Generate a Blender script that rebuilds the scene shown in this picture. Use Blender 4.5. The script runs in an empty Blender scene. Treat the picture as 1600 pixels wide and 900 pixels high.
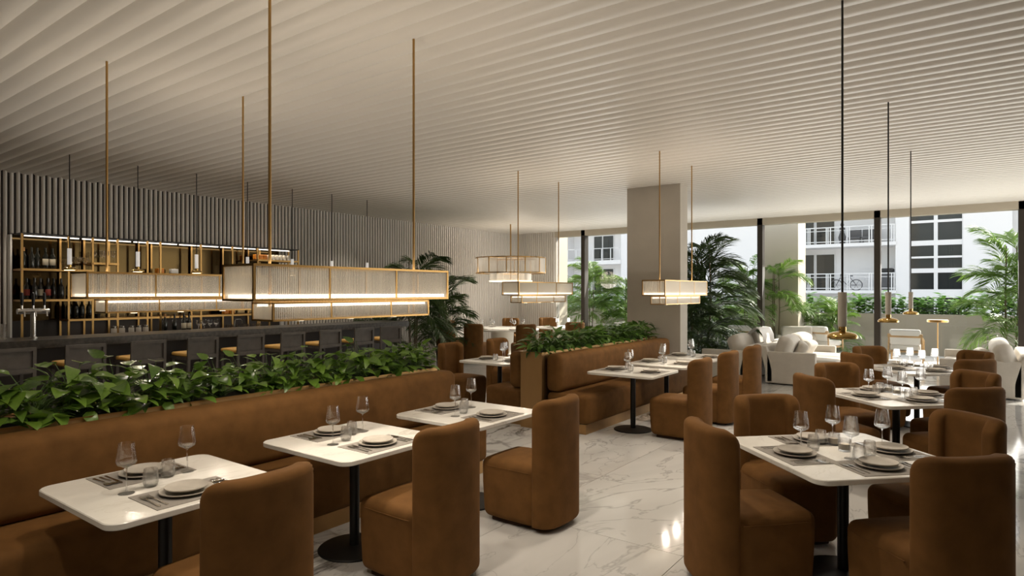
import bpy, math, random
from math import sin, cos, pi, radians as R, sqrt
random.seed(7)
SC = bpy.context.scene
COL = SC.collection

# ------------------------------------------------------------------ camera, sky, sun, room and fill lights, exposure
cam_d = bpy.data.cameras.new('camera'); cam = bpy.data.objects.new('camera', cam_d); COL.objects.link(cam)
cam.location = (0, 0, 1.7); cam.rotation_euler = (R(90), 0, R(36.4))
cam_d.sensor_width = 36; cam_d.lens = 36 * 982 / 1600; cam_d.shift_y = 6 / 1600
cam_d.clip_start = 0.05; cam_d.clip_end = 300
SC.camera = cam
w = bpy.data.worlds.new('sky'); SC.world = w; w.use_nodes = True
wn = w.node_tree; bg = wn.nodes['Background']
sky = wn.nodes.new('ShaderNodeTexSky'); sky.sky_type = 'NISHITA'; sky.sun_disc = False
sky.sun_elevation = R(42); sky.sun_rotation = R(40); sky.air_density = 1.0; sky.dust_density = 2.0; sky.ozone_density = 0.6
hz = wn.nodes.new('ShaderNodeMix'); hz.data_type = 'RGBA'; hz.inputs[0].default_value = .6; hz.inputs[7].default_value = (2.6, 2.45, 2.25, 1)   # warm white mixed in to make the sky light less blue
wn.links.new(sky.outputs[0], hz.inputs[6]); wn.links.new(hz.outputs[2], bg.inputs[0]); bg.inputs[1].default_value = 0.5
def lamp(name, kind, loc, energy, color=(1, 1, 1), rot=(0, 0, 0), **kw):
    d = bpy.data.lights.new(name, kind); d.energy = energy; d.color = color
    for k, v in kw.items(): setattr(d, k, v)
    o = bpy.data.objects.new(name, d); o.location = loc; o.rotation_euler = rot; COL.objects.link(o); return o
from mathutils import Vector, Matrix
def aim(v): return Vector(v).to_track_quat('-Z', 'Y').to_euler()
sun = lamp('sun', 'SUN', (5, 25, 20), 8.0, (1, .93, .82), aim((-.45, -.80, -.62)), angle=R(.6))
WARM = (1, .88, .73)
# recessed downlights of the dining room (between the ceiling slats), plus a row added to brighten the bar wall
for x, y, e in [(-2.35, .4, 95), (-2.35, 1.75, 95), (-2.35, 3.1, 95), (-2.35, 4.5, 85), (-2.3, 6.7, 135), (-2.3, 8.4, 130), (-.9, 4.9, 45), (-.9, 7.4, 50), (-6.5, 2.5, 70), (-6.6, 6.0, 80), (-8.6, 4.5, 40), (-8.6, 7.5, 40), (-9.0, 12.2, 80), (-10.7, 3.2, 60), (-10.7, 5.2, 60), (-10.7, 7.2, 60), (-10.7, 9.2, 55)]:
    lamp('downlight', 'SPOT', (x, y, 3.47), e * .85, WARM, (0, 0, 0), spot_size=R(105), spot_blend=.7, shadow_soft_size=.05)
# upward fill lamps added in mid-air, without fixtures, to brighten the ceiling
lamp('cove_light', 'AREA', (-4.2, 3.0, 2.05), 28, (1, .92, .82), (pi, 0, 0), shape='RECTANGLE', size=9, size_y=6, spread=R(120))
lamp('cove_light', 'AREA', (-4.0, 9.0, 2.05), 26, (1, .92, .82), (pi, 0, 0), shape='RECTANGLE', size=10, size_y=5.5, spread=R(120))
# fill lamps added just inside the glazing to boost the daylight
lamp('window_daylight', 'AREA', (-2.5, 16.1, 1.3), 280, (1, .97, .92), aim((0, -1, .38)), shape='RECTANGLE', size=15, size_y=2.2)
lamp('window_daylight', 'AREA', (4.95, 13, 1.3), 110, (1, .97, .92), aim((-1, 0, .38)), shape='RECTANGLE', size=6.5, size_y=2.2)
SC.view_settings.view_transform = 'Standard'; SC.view_settings.look = 'None'
SC.view_settings.exposure = 0.17; SC.view_settings.gamma = 1.0; SC.view_settings.use_curve_mapping = False
cy = SC.cycles
cy.max_bounces = 8; cy.diffuse_bounces = 4; cy.glossy_bounces = 4; cy.transmission_bounces = 8; cy.transparent_max_bounces = 20
cy.caustics_reflective = False; cy.caustics_refractive = False; cy.sample_clamp_indirect = 4.0; cy.blur_glossy = 1.0

# ------------------------------------------------------------------ materials
M = {}
def mat(name, col, rough=.5, metal=0, var=0, vscale=8, bump=0, bscale=60, sheen=0, emis=None, estr=0, spec=None, coat=0, trans=0, stretch=None):
    m = bpy.data.materials.new(name); m.use_nodes = True; nt = m.node_tree; b = nt.nodes['Principled BSDF']
    b.inputs['Base Color'].default_value = (*col, 1); b.inputs['Roughness'].default_value = rough; b.inputs['Metallic'].default_value = metal
    if spec is not None: b.inputs['Specular IOR Level'].default_value = spec
    if sheen: b.inputs['Sheen Weight'].default_value = sheen; b.inputs['Sheen Roughness'].default_value = .4; b.inputs['Sheen Tint'].default_value = (min(1, col[0]*3), min(1, col[1]*3), min(1, col[2]*3), 1)
    if coat: b.inputs['Coat Weight'].default_value = coat; b.inputs['Coat Roughness'].default_value = .1
    if emis: b.inputs['Emission Color'].default_value = (*emis, 1); b.inputs['Emission Strength'].default_value = estr
    if var or bump:
        tc = nt.nodes.new('ShaderNodeTexCoord'); vec = tc.outputs['Object']
        if stretch:
            mp = nt.nodes.new('ShaderNodeMapping'); mp.inputs['Scale'].default_value = stretch; nt.links.new(vec, mp.inputs[0]); vec = mp.outputs[0]
    if var:
        n = nt.nodes.new('ShaderNodeTexNoise'); n.inputs['Scale'].default_value = vscale; n.inputs['Detail'].default_value = 4; nt.links.new(vec, n.inputs['Vector'])
        r = nt.nodes.new('ShaderNodeValToRGB'); r.color_ramp.elements[0].position = .3; r.color_ramp.elements[1].position = .7
        r.color_ramp.elements[0].color = tuple(max(0, c*(1-var)) for c in col) + (1,); r.color_ramp.elements[1].color = tuple(min(1, c*(1+var)) for c in col) + (1,)
        nt.links.new(n.outputs['Fac'], r.inputs[0]); nt.links.new(r.outputs[0], b.inputs['Base Color'])
    if bump:
        n = nt.nodes.new('ShaderNodeTexNoise'); n.inputs['Scale'].default_value = bscale; n.inputs['Detail'].default_value = 3; nt.links.new(vec, n.inputs['Vector'])
        bp = nt.nodes.new('ShaderNodeBump'); bp.inputs['Strength'].default_value = bump; bp.inputs['Distance'].default_value = .01
        nt.links.new(n.outputs['Fac'], bp.inputs['Height']); nt.links.new(bp.outputs[0], b.inputs['Normal'])
    M[name] = m; return m
mat('velvet', (.145, .0685, .0205), .8, var=.16, vscale=9, bump=.12, bscale=14, sheen=.12, spec=.12)
mat('velvet_dark', (.04, .016, .006), .9)
mat('plaster', (.68, .64, .58), .6)
mat('slat_paint', (.66, .62, .56), .42, spec=.4)
mat('batten_paint', (.80, .76, .71), .5)
mat('wall_paint', (.55, .50, .42), .7)
mat('column_paint', (.50, .455, .39), .75, var=.05, vscale=3, bump=.05, bscale=90)
mat('brass', (.46, .28, .105), .3, 1)
mat('gold', (.78, .52, .18), .14, 1)
mat('bronze', (.50, .31, .14), .48, 1, var=.12, vscale=3, stretch=(1, 1, .2))
mat('mirror', (.07, .048, .022), .09, 1, var=.08, vscale=2)
mat('black_metal', (.022, .021, .02), .4, .6)
mat('post_metal', (.045, .037, .03), .45, .5)
mat('chrome', (.62, .61, .6), .15, 1)
mat('steel', (.45, .42, .38), .2, 1)
mat('stoneware', (.43, .39, .335), .55, var=.06, vscale=30)
mat('mat_grey', (.27, .245, .215), .8, bump=.1, bscale=400)
mat('counter_stone', (.050, .045, .040), .28, var=.5, vscale=22)
mat('dark_wood', (.085, .073, .064), .5, var=.2, vscale=10)
mat('bar_front', (.018, .010, .006), .5)
mat('mustard', (.72, .42, .11), .55, var=.08, vscale=20)
mat('linen', (.62, .57, .50), .9, var=.05, vscale=6, bump=.15, bscale=60, sheen=.2)
mat('throw', (.85, .83, .80), .9, bump=.2, bscale=30)
mat('oak', (.55, .35, .17), .5, var=.2, vscale=6, stretch=(1, 1, 8))
mat('ext_white', (.80, .79, .78), .8)
mat('ext_cream', (.60, .54, .44), .85)
mat('ext_wall', (.36, .325, .27), .85)
mat('terrace', (.74, .72, .69), .7)
mat('ext_glass', (.022, .026, .027), .06, 0, spec=.3)
mat('rail_white', (.75, .75, .74), .5)
mat('grey_thing', (.10, .10, .105), .6)
mat('curtain', (.5, .52, .5), .8)
mat('soil', (.025, .018, .012), .95, bump=.5, bscale=40)
mat('stem', (.09, .16, .035), .5)
mat('trunk', (.12, .09, .05), .8)
mat('pot_black', (.012, .012, .013), .35)
mat('pot_gold', (.55, .38, .08), .3, .8)
mat('bottle', (.010, .011, .008), .12, coat=.5)
mat('label_cream', (.62, .55, .42), .7)
mat('label_red', (.30, .05, .035), .7)
mat('amber', (.65, .22, .02), .3)
mat('cork', (.50, .26, .10), .6)
mat('candle_white', (.78, .76, .73), .35)
mat('lit_white', (.78, .76, .73), .35, emis=(1, .95, .9), estr=.3)
mat('pendant_shade', (.76, .71, .63), .5)
mat('led', (1, .9, .7), .5, emis=(1, .86, .68), estr=3.6)
mat('led_soft', (1, .9, .7), .5, emis=(1, .86, .66), estr=1.2)
mat('shelf_led', (1, .95, .9), .5, emis=(1, .9, .78), estr=2.2)
mat('pendant_led', (1, .9, .7), .5, emis=(1, .80, .52), estr=8)
mat('spot_led', (1, .9, .7), .5, emis=(1, .85, .62), estr=3)
mat('wax', (.8, .72, .6), .5)
mat('yellow', (.6, .5, .1), .5)

def leafmat(name, c1, c2, rough=.35, tr=.25):
    m = bpy.data.materials.new(name); m.use_nodes = True; nt = m.node_tree; b = nt.nodes['Principled BSDF']
    oi = nt.nodes.new('ShaderNodeObjectInfo'); tc = nt.nodes.new('ShaderNodeTexCoord')
    n = nt.nodes.new('ShaderNodeTexNoise'); n.inputs['Scale'].default_value = 9; nt.links.new(tc.outputs['Object'], n.inputs['Vector'])
    ad = nt.nodes.new('ShaderNodeMath'); ad.operation = 'MULTIPLY_ADD'; ad.inputs[1].default_value = .6
    nt.links.new(oi.outputs['Random'], ad.inputs[0])
    ml = nt.nodes.new('ShaderNodeMath'); ml.operation = 'MULTIPLY'; ml.inputs[1].default_value = .4; nt.links.new(n.outputs['Fac'], ml.inputs[0]); nt.links.new(ml.outputs[0], ad.inputs[2])
    r = nt.nodes.new('ShaderNodeValToRGB'); r.color_ramp.elements[0].color = (*c1, 1); r.color_ramp.elements[1].color = (*c2, 1)
    nt.links.new(ad.outputs[0], r.inputs[0]); nt.links.new(r.outputs[0], b.inputs['Base Color']); b.inputs['Roughness'].default_value = rough
    t = nt.nodes.new('ShaderNodeBsdfTranslucent'); nt.links.new(r.outputs[0], t.inputs[0])
    mx = nt.nodes.new('ShaderNodeMixShader'); mx.inputs[0].default_value = tr; nt.links.new(b.outputs[0], mx.inputs[1]); nt.links.new(t.outputs[0], mx.inputs[2])
    nt.links.new(mx.outputs[0], nt.nodes['Material Output'].inputs[0]); M[name] = m
leafmat('leaf', (.025, .075, .012), (.24, .40, .055), .26)
leafmat('leaf_dark', (.026, .08, .014), (.17, .31, .05), .3)
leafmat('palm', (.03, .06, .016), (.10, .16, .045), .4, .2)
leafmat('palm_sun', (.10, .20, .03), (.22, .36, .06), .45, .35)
leafmat('hedge', (.03, .10, .012), (.16, .36, .04), .4, .3)

def marble(name, base, vein, sc, use_random, rough, vein_w=.035, amt=1.0):
    m = bpy.data.materials.new(name); m.use_nodes = True; nt = m.node_tree; L = nt.links; b = nt.nodes['Principled BSDF']
    g = nt.nodes.new('ShaderNodeNewGeometry'); oi = nt.nodes.new('ShaderNodeObjectInfo')
    mu = nt.nodes.new('ShaderNodeMath'); mu.operation = 'MULTIPLY'; mu.inputs[1].default_value = 37 if use_random else 3; L.new(oi.outputs['Random'], mu.inputs[0])
    co = nt.nodes.new('ShaderNodeCombineXYZ'); L.new(mu.outputs[0], co.inputs[2])
    ad = nt.nodes.new('ShaderNodeVectorMath'); ad.operation = 'ADD'; L.new(g.outputs['Position'], ad.inputs[0]); L.new(co.outputs[0], ad.inputs[1])
    mp = nt.nodes.new('ShaderNodeMapping'); mp.inputs['Rotation'].default_value = (0, 0, R(-62)); mp.inputs['Scale'].default_value = (1.0, .42, 1); L.new(ad.outputs[0], mp.inputs[0])
    def noise(scale, detail, dist, rgh=.55):
        n = nt.nodes.new('ShaderNodeTexNoise'); n.inputs['Scale'].default_value = scale; n.inputs['Detail'].default_value = detail; n.inputs['Distortion'].default_value = dist
        n.inputs['Roughness'].default_value = rgh; L.new(mp.outputs[0], n.inputs['Vector']); return n.outputs['Fac']
    def vein_f(f, width):
        s = nt.nodes.new('ShaderNodeMath'); s.operation = 'SUBTRACT'; L.new(f, s.inputs[0]); s.inputs[1].default_value = .5
        a = nt.nodes.new('ShaderNodeMath'); a.operation = 'ABSOLUTE'; L.new(s.outputs[0], a.inputs[0])
        r = nt.nodes.new('ShaderNodeMapRange'); r.inputs[1].default_value = 0; r.inputs[2].default_value = width; r.inputs[3].default_value = 1; r.inputs[4].default_value = 0; L.new(a.outputs[0], r.inputs[0]); return r.outputs[0]
    def mul(a, c):
        s = nt.nodes.new('ShaderNodeMath'); s.operation = 'MULTIPLY'; L.new(a, s.inputs[0])
        if isinstance(c, float): s.inputs[1].default_value = c
        else: L.new(c, s.inputs[1])
        return s.outputs[0]
    mask = nt.nodes.new('ShaderNodeMapRange'); mask.inputs[1].default_value = .48; mask.inputs[2].default_value = .62; L.new(noise(sc*.8, 2, .4), mask.inputs[0])
    v1 = mul(vein_f(noise(sc, 7, 1.1, .6), vein_w), mask.outputs[0])
    v2 = mul(vein_f(noise(sc*1.7, 5, 1.6), vein_w*.5), .45)
    v3 = mul(vein_f(noise(sc*.6, 4, .8), vein_w*4), .22)
    mx1 = nt.nodes.new('ShaderNodeMath'); mx1.operation = 'MAXIMUM'; L.new(v1, mx1.inputs[0]); L.new(v2, mx1.inputs[1])
    mx2 = nt.nodes.new('ShaderNodeMath'); mx2.operation = 'MAXIMUM'; L.new(mx1.outputs[0], mx2.inputs[0]); L.new(v3, mx2.inputs[1])
    mix = nt.nodes.new('ShaderNodeMix'); mix.data_type = 'RGBA'; mix.inputs[6].default_value = (*base, 1); mix.inputs[7].default_value = (*vein, 1)
    L.new(mul(mx2.outputs[0], amt), mix.inputs[0]); L.new(mix.outputs[2], b.inputs['Base Color']); b.inputs['Roughness'].default_value = rough
    M[name] = m
marble('marble_floor', (.67, .655, .625), (.13, .12, .11), .85, True, .085, .04)
marble('marble_top', (.80, .77, .71), (.42, .37, .30), 2.2, True, .22, .02, .5)

def glassmat(name, kind):
    m = bpy.data.materials.new(name); m.use_nodes = True; nt = m.node_tree; L = nt.links; out = nt.nodes['Material Output']
    nt.nodes.remove(nt.nodes['Principled BSDF'])
    if kind == 'glass':
        g = nt.nodes.new('ShaderNodeBsdfGlass'); g.inputs['IOR'].default_value = 1.45; g.inputs['Roughness'].default_value = 0; g.inputs[0].default_value = (1, 1, 1, 1)
        t = nt.nodes.new('ShaderNodeBsdfTransparent'); mx = nt.nodes.new('ShaderNodeMixShader'); mx.inputs[0].default_value = .55
        L.new(g.outputs[0], mx.inputs[1]); L.new(t.outputs[0], mx.inputs[2]); L.new(mx.outputs[0], out.inputs[0])
    elif kind == 'window':
        t = nt.nodes.new('ShaderNodeBsdfTransparent'); t.inputs[0].default_value = (.97, .98, .97, 1)
        g = nt.nodes.new('ShaderNodeBsdfGlossy'); g.inputs['Roughness'].default_value = .0
        f = nt.nodes.new('ShaderNodeFresnel'); f.inputs[0].default_value = 1.35
        mx = nt.nodes.new('ShaderNodeMixShader'); L.new(f.outputs[0], mx.inputs[0]); L.new(t.outputs[0], mx.inputs[1]); L.new(g.outputs[0], mx.inputs[2]); L.new(mx.outputs[0], out.inputs[0])
    elif kind == 'ribbed':
        t = nt.nodes.new('ShaderNodeBsdfTransparent'); t.inputs[0].default_value = (.80, .78, .74, 1)
        d = nt.nodes.new('ShaderNodeBsdfTranslucent'); d.inputs[0].default_value = (.74, .70, .64, 1)
        df = nt.nodes.new('ShaderNodeBsdfDiffuse'); df.inputs[0].default_value = (.58, .55, .50, 1)
        g = nt.nodes.new('ShaderNodeBsdfGlossy'); g.inputs['Roughness'].default_value = .12; g.inputs[0].default_value = (.9, .88, .85, 1)
        m0 = nt.nodes.new('ShaderNodeMixShader'); m0.inputs[0].default_value = .5; L.new(d.outputs[0], m0.inputs[1]); L.new(df.outputs[0], m0.inputs[2])
        m1 = nt.nodes.new('ShaderNodeMixShader');  L.new(m0.outputs[0], m1.inputs[1]); L.new(t.outputs[0], m1.inputs[2])
        lw_ = nt.nodes.new('ShaderNodeLayerWeight'); lw_.inputs[0].default_value = .5
        mr = nt.nodes.new('ShaderNodeMapRange'); mr.inputs[1].default_value = .05; mr.inputs[2].default_value = .5; mr.inputs[3].default_value = .72; mr.inputs[4].default_value = .12; L.new(lw_.outputs['Facing'], mr.inputs[0]); L.new(mr.outputs[0], m1.inputs[0])
        f = nt.nodes.new('ShaderNodeFresnel'); f.inputs[0].default_value = 1.45
        m2 = nt.nodes.new('ShaderNodeMixShader'); L.new(f.outputs[0], m2.inputs[0]); L.new(m1.outputs[0], m2.inputs[1]); L.new(g.outputs[0], m2.inputs[2]); L.new(m2.outputs[0], out.inputs[0])
    M[name] = m
glassmat('glass', 'glass'); glassmat('window_glass', 'window'); glassmat('ribbed_glass', 'ribbed')

# ------------------------------------------------------------------ mesh builder
class B:
    def __init__(s): s.v = []; s.f = []; s.mi = []; s.cur = 0
    def add(s, vs, fs):
        o = len(s.v); s.v += [tuple(p) for p in vs]; s.f += [tuple(i + o for i in f) for f in fs]; s.mi += [s.cur] * len(fs); return s
    def box(s, x0, y0, z0, x1, y1, z1):
        return s.add([(x0, y0, z0), (x1, y0, z0), (x1, y1, z0), (x0, y1, z0), (x0, y0, z1), (x1, y0, z1), (x1, y1, z1), (x0, y1, z1)],
                     [(0, 3, 2, 1), (4, 5, 6, 7), (0, 1, 5, 4), (1, 2, 6, 5), (2, 3, 7, 6), (3, 0, 4, 7)])
    def prism(s, poly, z0, z1):                       # poly counter-clockwise in xy
        n = len(poly)
        return s.add([(x, y, z0) for x, y in poly] + [(x, y, z1) for x, y in poly], [tuple(range(n - 1, -1, -1)), tuple(range(n, 2 * n))] + [(i, (i + 1) % n, n + (i + 1) % n, n + i) for i in range(n)])
    def lathe(s, prof, n=16, cx=0, cy=0):             # prof: (r, z) upwards; closes to the axis where r = 0
        vs = []; idx = []
        for r, z in prof:
            if r < 1e-6: idx.append([len(vs)] * n); vs.append((cx, cy, z))
            else:
                idx.append(list(range(len(vs), len(vs) + n))); vs += [(cx + r * cos(2 * pi * k / n), cy + r * sin(2 * pi * k / n), z) for k in range(n)]
        fs = []
        for a, b in zip(idx, idx[1:]):
            for k in range(n):
                f = []
                for i in (a[k], a[(k + 1) % n], b[(k + 1) % n], b[k]):
                    if i not in f: f.append(i)
                if len(f) > 2: fs.append(tuple(f))
        return s.add(vs, fs)
    def cyl(s, cx, cy, z0, z1, r, n=12, r1=None): return s.lathe([(0, z0), (r, z0), (r if r1 is None else r1, z1), (0, z1)], n, cx, cy)
    def tube(s, pts, r, n=6, r1=None, cap=True):
        pts = [Vector(p) for p in pts]; vs = []; m = len(pts)
        for i, p in enumerate(pts):
            t = (pts[min(i + 1, m - 1)] - pts[max(i - 1, 0)]).normalized()
            a = Vector((0, 0, 1)) if abs(t.z) < .9 else Vector((1, 0, 0)); u = t.cross(a).normalized(); q = t.cross(u)
            rr = r if r1 is None else r + (r1 - r) * i / (m - 1)
            vs += [p + (u * cos(2 * pi * k / n) + q * sin(2 * pi * k / n)) * rr for k in range(n)]
        fs = [(i * n + k, i * n + (k + 1) % n, (i + 1) * n + (k + 1) % n, (i + 1) * n + k) for i in range(m - 1) for k in range(n)]
        if cap: fs += [tuple(range(n - 1, -1, -1)), tuple(range((m - 1) * n, m * n))]
        return s.add(vs, fs)
    def rbox(s, x0, y0, z0, x1, y1, z1, r=.03, n=3, crown=0, mid=2, fn=None):   # rounded box, optional crowned top
        c = ((x0 + x1) / 2, (y0 + y1) / 2, (z0 + z1) / 2); h = ((x1 - x0) / 2, (y1 - y0) / 2, (z1 - z0) / 2)
        ax = []
        for k in range(3):
            rr = min(r, h[k]); a = h[k] - rr
            e = [a + rr * math.tan(pi / 4 * i / n) for i in range(n + 1)]
            inner = [-a + 2 * a * i / (mid + 1) for i in range(1, mid + 1)] if a > 1e-4 else []
            lo = [-t for t in reversed(e)]
            ax.append(lo + inner + e if a > 1e-4 else lo[:-1] + e)
        key = {}; vs = []; fs = []
        def vert(p):
            q = tuple(round(t, 5) for t in p)
            if q in key: return key[q]
            inn = [max(-(h[k] - min(r, h[k])), min(h[k] - min(r, h[k]), p[k])) for k in range(3)]
            d = Vector([p[k] - inn[k] for k in range(3)])
            if d.length > 1e-9: d = d.normalized() * r
            o = [inn[k] + d[k] for k in range(3)]
            if crown and o[2] > 0: o[2] += crown * (1 - (o[0] / h[0]) ** 2) * (1 - (o[1] / h[1]) ** 2)
            o = (o[0] + c[0], o[1] + c[1], o[2] + c[2])
            if fn: o = fn(*o)
            key[q] = len(vs); vs.append(o); return key[q]
        for k in range(3):
            i, j = (k + 1) % 3, (k + 2) % 3
            for sg in (-1, 1):
                for a in range(len(ax[i]) - 1):
                    for b in range(len(ax[j]) - 1):
                        q = []
                        for (aa, bb) in ((a, b), (a + 1, b), (a + 1, b + 1), (a, b + 1)):
                            p = [0, 0, 0]; p[k] = sg * h[k]; p[i] = ax[i][aa]; p[j] = ax[j][bb]; q.append(vert(p))
                        fs.append(tuple(q) if sg > 0 else tuple(reversed(q)))
        return s.add(vs, fs)
    def xf(s, mtx):
        s.v = [tuple(mtx @ Vector(p)) for p in s.v]; return s
    def mesh(s, name, m, smooth=40):
        me = bpy.data.meshes.new(name); me.from_pydata(s.v, [], s.f)
        for x in (m if isinstance(m, (list, tuple)) else [m]): me.materials.append(M[x])
        if isinstance(m, (list, tuple)): me.polygons.foreach_set('material_index', s.mi)
        if smooth:
            me.shade_smooth(); me.set_sharp_from_angle(angle=R(smooth))
        me.update(); return me
def ob(name, me, parent=None, loc=(0, 0, 0), rot=(0, 0, 0), sc=(1, 1, 1)):
    o = bpy.data.objects.new(name, me); COL.objects.link(o); o.location = loc; o.rotation_euler = rot; o.scale = sc
    if parent is not None: o.parent = parent
    return o
def tag(o, label, cat, group=None, kind=None):
    o['label'] = label; o['category'] = cat
    if group: o['group'] = group
    if kind: o['kind'] = kind
    return o
def thing(name, label, cat, loc=(0, 0, 0), rz=0, group=None):
    o = bpy.data.objects.new(name, None); COL.objects.link(o); o.location = loc; o.rotation_euler = (0, 0, rz); o.empty_display_size = .1
    return tag(o, label, cat, group)
def struct(name, b, m, smooth=0, parent=None):
    o = ob(name, b.mesh(name, m, smooth), parent)
    if parent is None: o['kind'] = 'structure'
    return o
KIDS = {}
def kids(o):
    return [c for c in o.children]
def dup(root, loc, rz=0, label=None, group=None, sc=None):
    r = root.copy(); COL.objects.link(r); r.location = loc; r.rotation_euler = (0, 0, rz)
    if sc: r.scale = (sc, sc, sc)
    if label: r['label'] = label
    if group: r['group'] = group
    for c in root.children:
        k = c.copy(); COL.objects.link(k); k.parent = r
        for g in c.children:
            d = g.copy(); COL.objects.link(d); d.parent = k
    return r
class Kind:                                           # the first call uses the prototype itself, later calls copy it
    def __init__(s, make): s.make = make; s.p = None
    def __call__(s, loc, rz=0, label=None, group=None, sc=None):
        if s.p is None:
            s.p = s.make(); s.p.location = loc; s.p.rotation_euler = (0, 0, rz)
            if label: s.p['label'] = label
            if group: s.p['group'] = group
            if sc: s.p.scale = (sc, sc, sc)
            return s.p
        return dup(s.p, loc, rz, label, group, sc)

# ------------------------------------------------------------------ room shell
HC = 3.5; XL = -11.74; YW = 16.3
fl = struct('floor', B().box(-12.0, -3.2, -.12, 5.2, 16.3, -.014), 'plaster')
TW, TL, TG = 1.26, 2.52, .004
tile_cache = {}
xi = -2.77 - TW * 8
while xi < 5.2:
    off = 3.905 if round((xi + 2.77) / TW) % 2 == 0 else 3.905 - TL / 2
    yi = off - TL * 4
    while yi < 16.3:
        x0, x1, y0, y1 = max(xi, -11.9) + TG / 2, min(xi + TW, 5.1) - TG / 2, max(yi, -3.1) + TG / 2, min(yi + TL, 16.2) - TG / 2
        if x1 - x0 > .05 and y1 - y0 > .05:
            k = (round(x1 - x0, 3), round(y1 - y0, 3))
            if k not in tile_cache:
                b = B().box(-k[0]/2, -k[1]/2, -.02, k[0]/2, k[1]/2, 0); tile_cache[k] = b.mesh('tile', 'marble_floor', 0)
            ob('tile', tile_cache[k], fl, ((x0 + x1) / 2, (y0 + y1) / 2, 0))
        yi += TL
    xi += TW
ce = struct('ceiling', B().box(-12.0, -3.2, HC + .10, 5.2, 16.4, HC + .25), 'plaster')
P = .18
prof = [(.008, HC + .085), (.03, HC + .055), (.055, HC + .03), (.075, HC + .015), (.095, HC + .005), (.115, HC), (P - .004, HC), (P, HC + .004), (P, HC + .105), (.008, HC + .105)]
b = B(); n = len(prof)
b.add([(-11.75, y, z) for y, z in prof] + [(5.0, y, z) for y, z in prof], [tuple(range(n)), tuple(range(2*n-1, n-1, -1))] + [(i, n + i, n + (i+1) % n, (i+1) % n) for i in range(n)])
slat = b.mesh('slat', 'slat_paint', 50)
k = -16
while 1.39 + P * k < 16.15:
    ob('slat', slat, ce, (0, 1.39 + P * (k - 1), 0)); k += 1
wl = struct('wall_left', B().box(-12.0, -3.2, 0, XL, 16.4, HC + .12), 'bar_front')
def batten(z0, z1, r=.5):
    b = B(); w_ = .0245; pts = [(-w_, 0), (-w_, .006)] + [(-w_ * cos(a), .006 + .034 * sin(a)) for a in (pi*.16, pi*.33, pi*.5, pi*.67, pi*.84)] + [(w_, .006), (w_, 0)]
    poly = [(d, y) for y, d in pts]                   # d = depth out of the wall (x), y along it
    b.prism(list(reversed(poly)), z0, z1); return b.mesh('batten', 'batten_paint', 60)
FP = .0797; full = batten(0, HC + .03); above = batten(2.585, HC + .03)
y = 3.16 - FP * 30
while y < 16.2:
    ob('batten', above if 3.12 < y < 7.70 else full, wl, (XL, y, 0)); y += FP
wb = struct('wall_back', B().box(-11.74, 16.2, 0, -10.28, 16.4, HC + .12), 'plaster')
x = -11.70
while x < -10.3:
    ob('batten', full, wb, (x, 16.2, 0), (0, 0, -pi/2)); x += FP
struct('wall_front', B().box(-12, -3.3, 0, 5.2, -3.2, HC + .25), 'wall_paint')
struct('wall_right', B().box(5.1, -3.2, 0, 5.2, 9.5, HC + .25), 'wall_paint')
struct('column', B().box(-4.93, 10.10, 0, -3.96, 10.42, HC + .09), 'column_paint')
struct('trim_1', B().box(-10.4, 16.18, 3.36, 5.2, 16.42, HC + .12), 'ext_cream')           # lintel over the glazing
struct('trim_2', B().box(-10.34, 16.2, -.01, 5.2, 16.4, .012), 'post_metal')               # sill track
posts = [-10.28, -9.33, -6.82, -4.30, -1.77, .76, 3.29, 5.1]
for i in range(len(posts) - 1):
    a, c = posts[i], posts[i + 1]
    wdo = struct('window_%d' % (i + 1), B().box(a + .005, 16.285, .01, c - .005, 16.297, 3.37), 'window_glass')
    if i < len(posts) - 2:
        ob('mullion', B().box(c - .062, 16.18, 0, c + .062, 16.40, HC + .02).mesh('mullion', 'post_metal', 0), wdo)
b = B().box(5.13, 9.5, .01, 5.14, 16.3, 3.4); wr = struct('window_8', b, 'window_glass')
for yy in (9.5, 11.8, 14.0): ob('mullion', B().box(5.08, yy - .06, 0, 5.2, yy + .06, HC + .1).mesh('mullion', 'post_metal', 0), wr)

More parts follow.
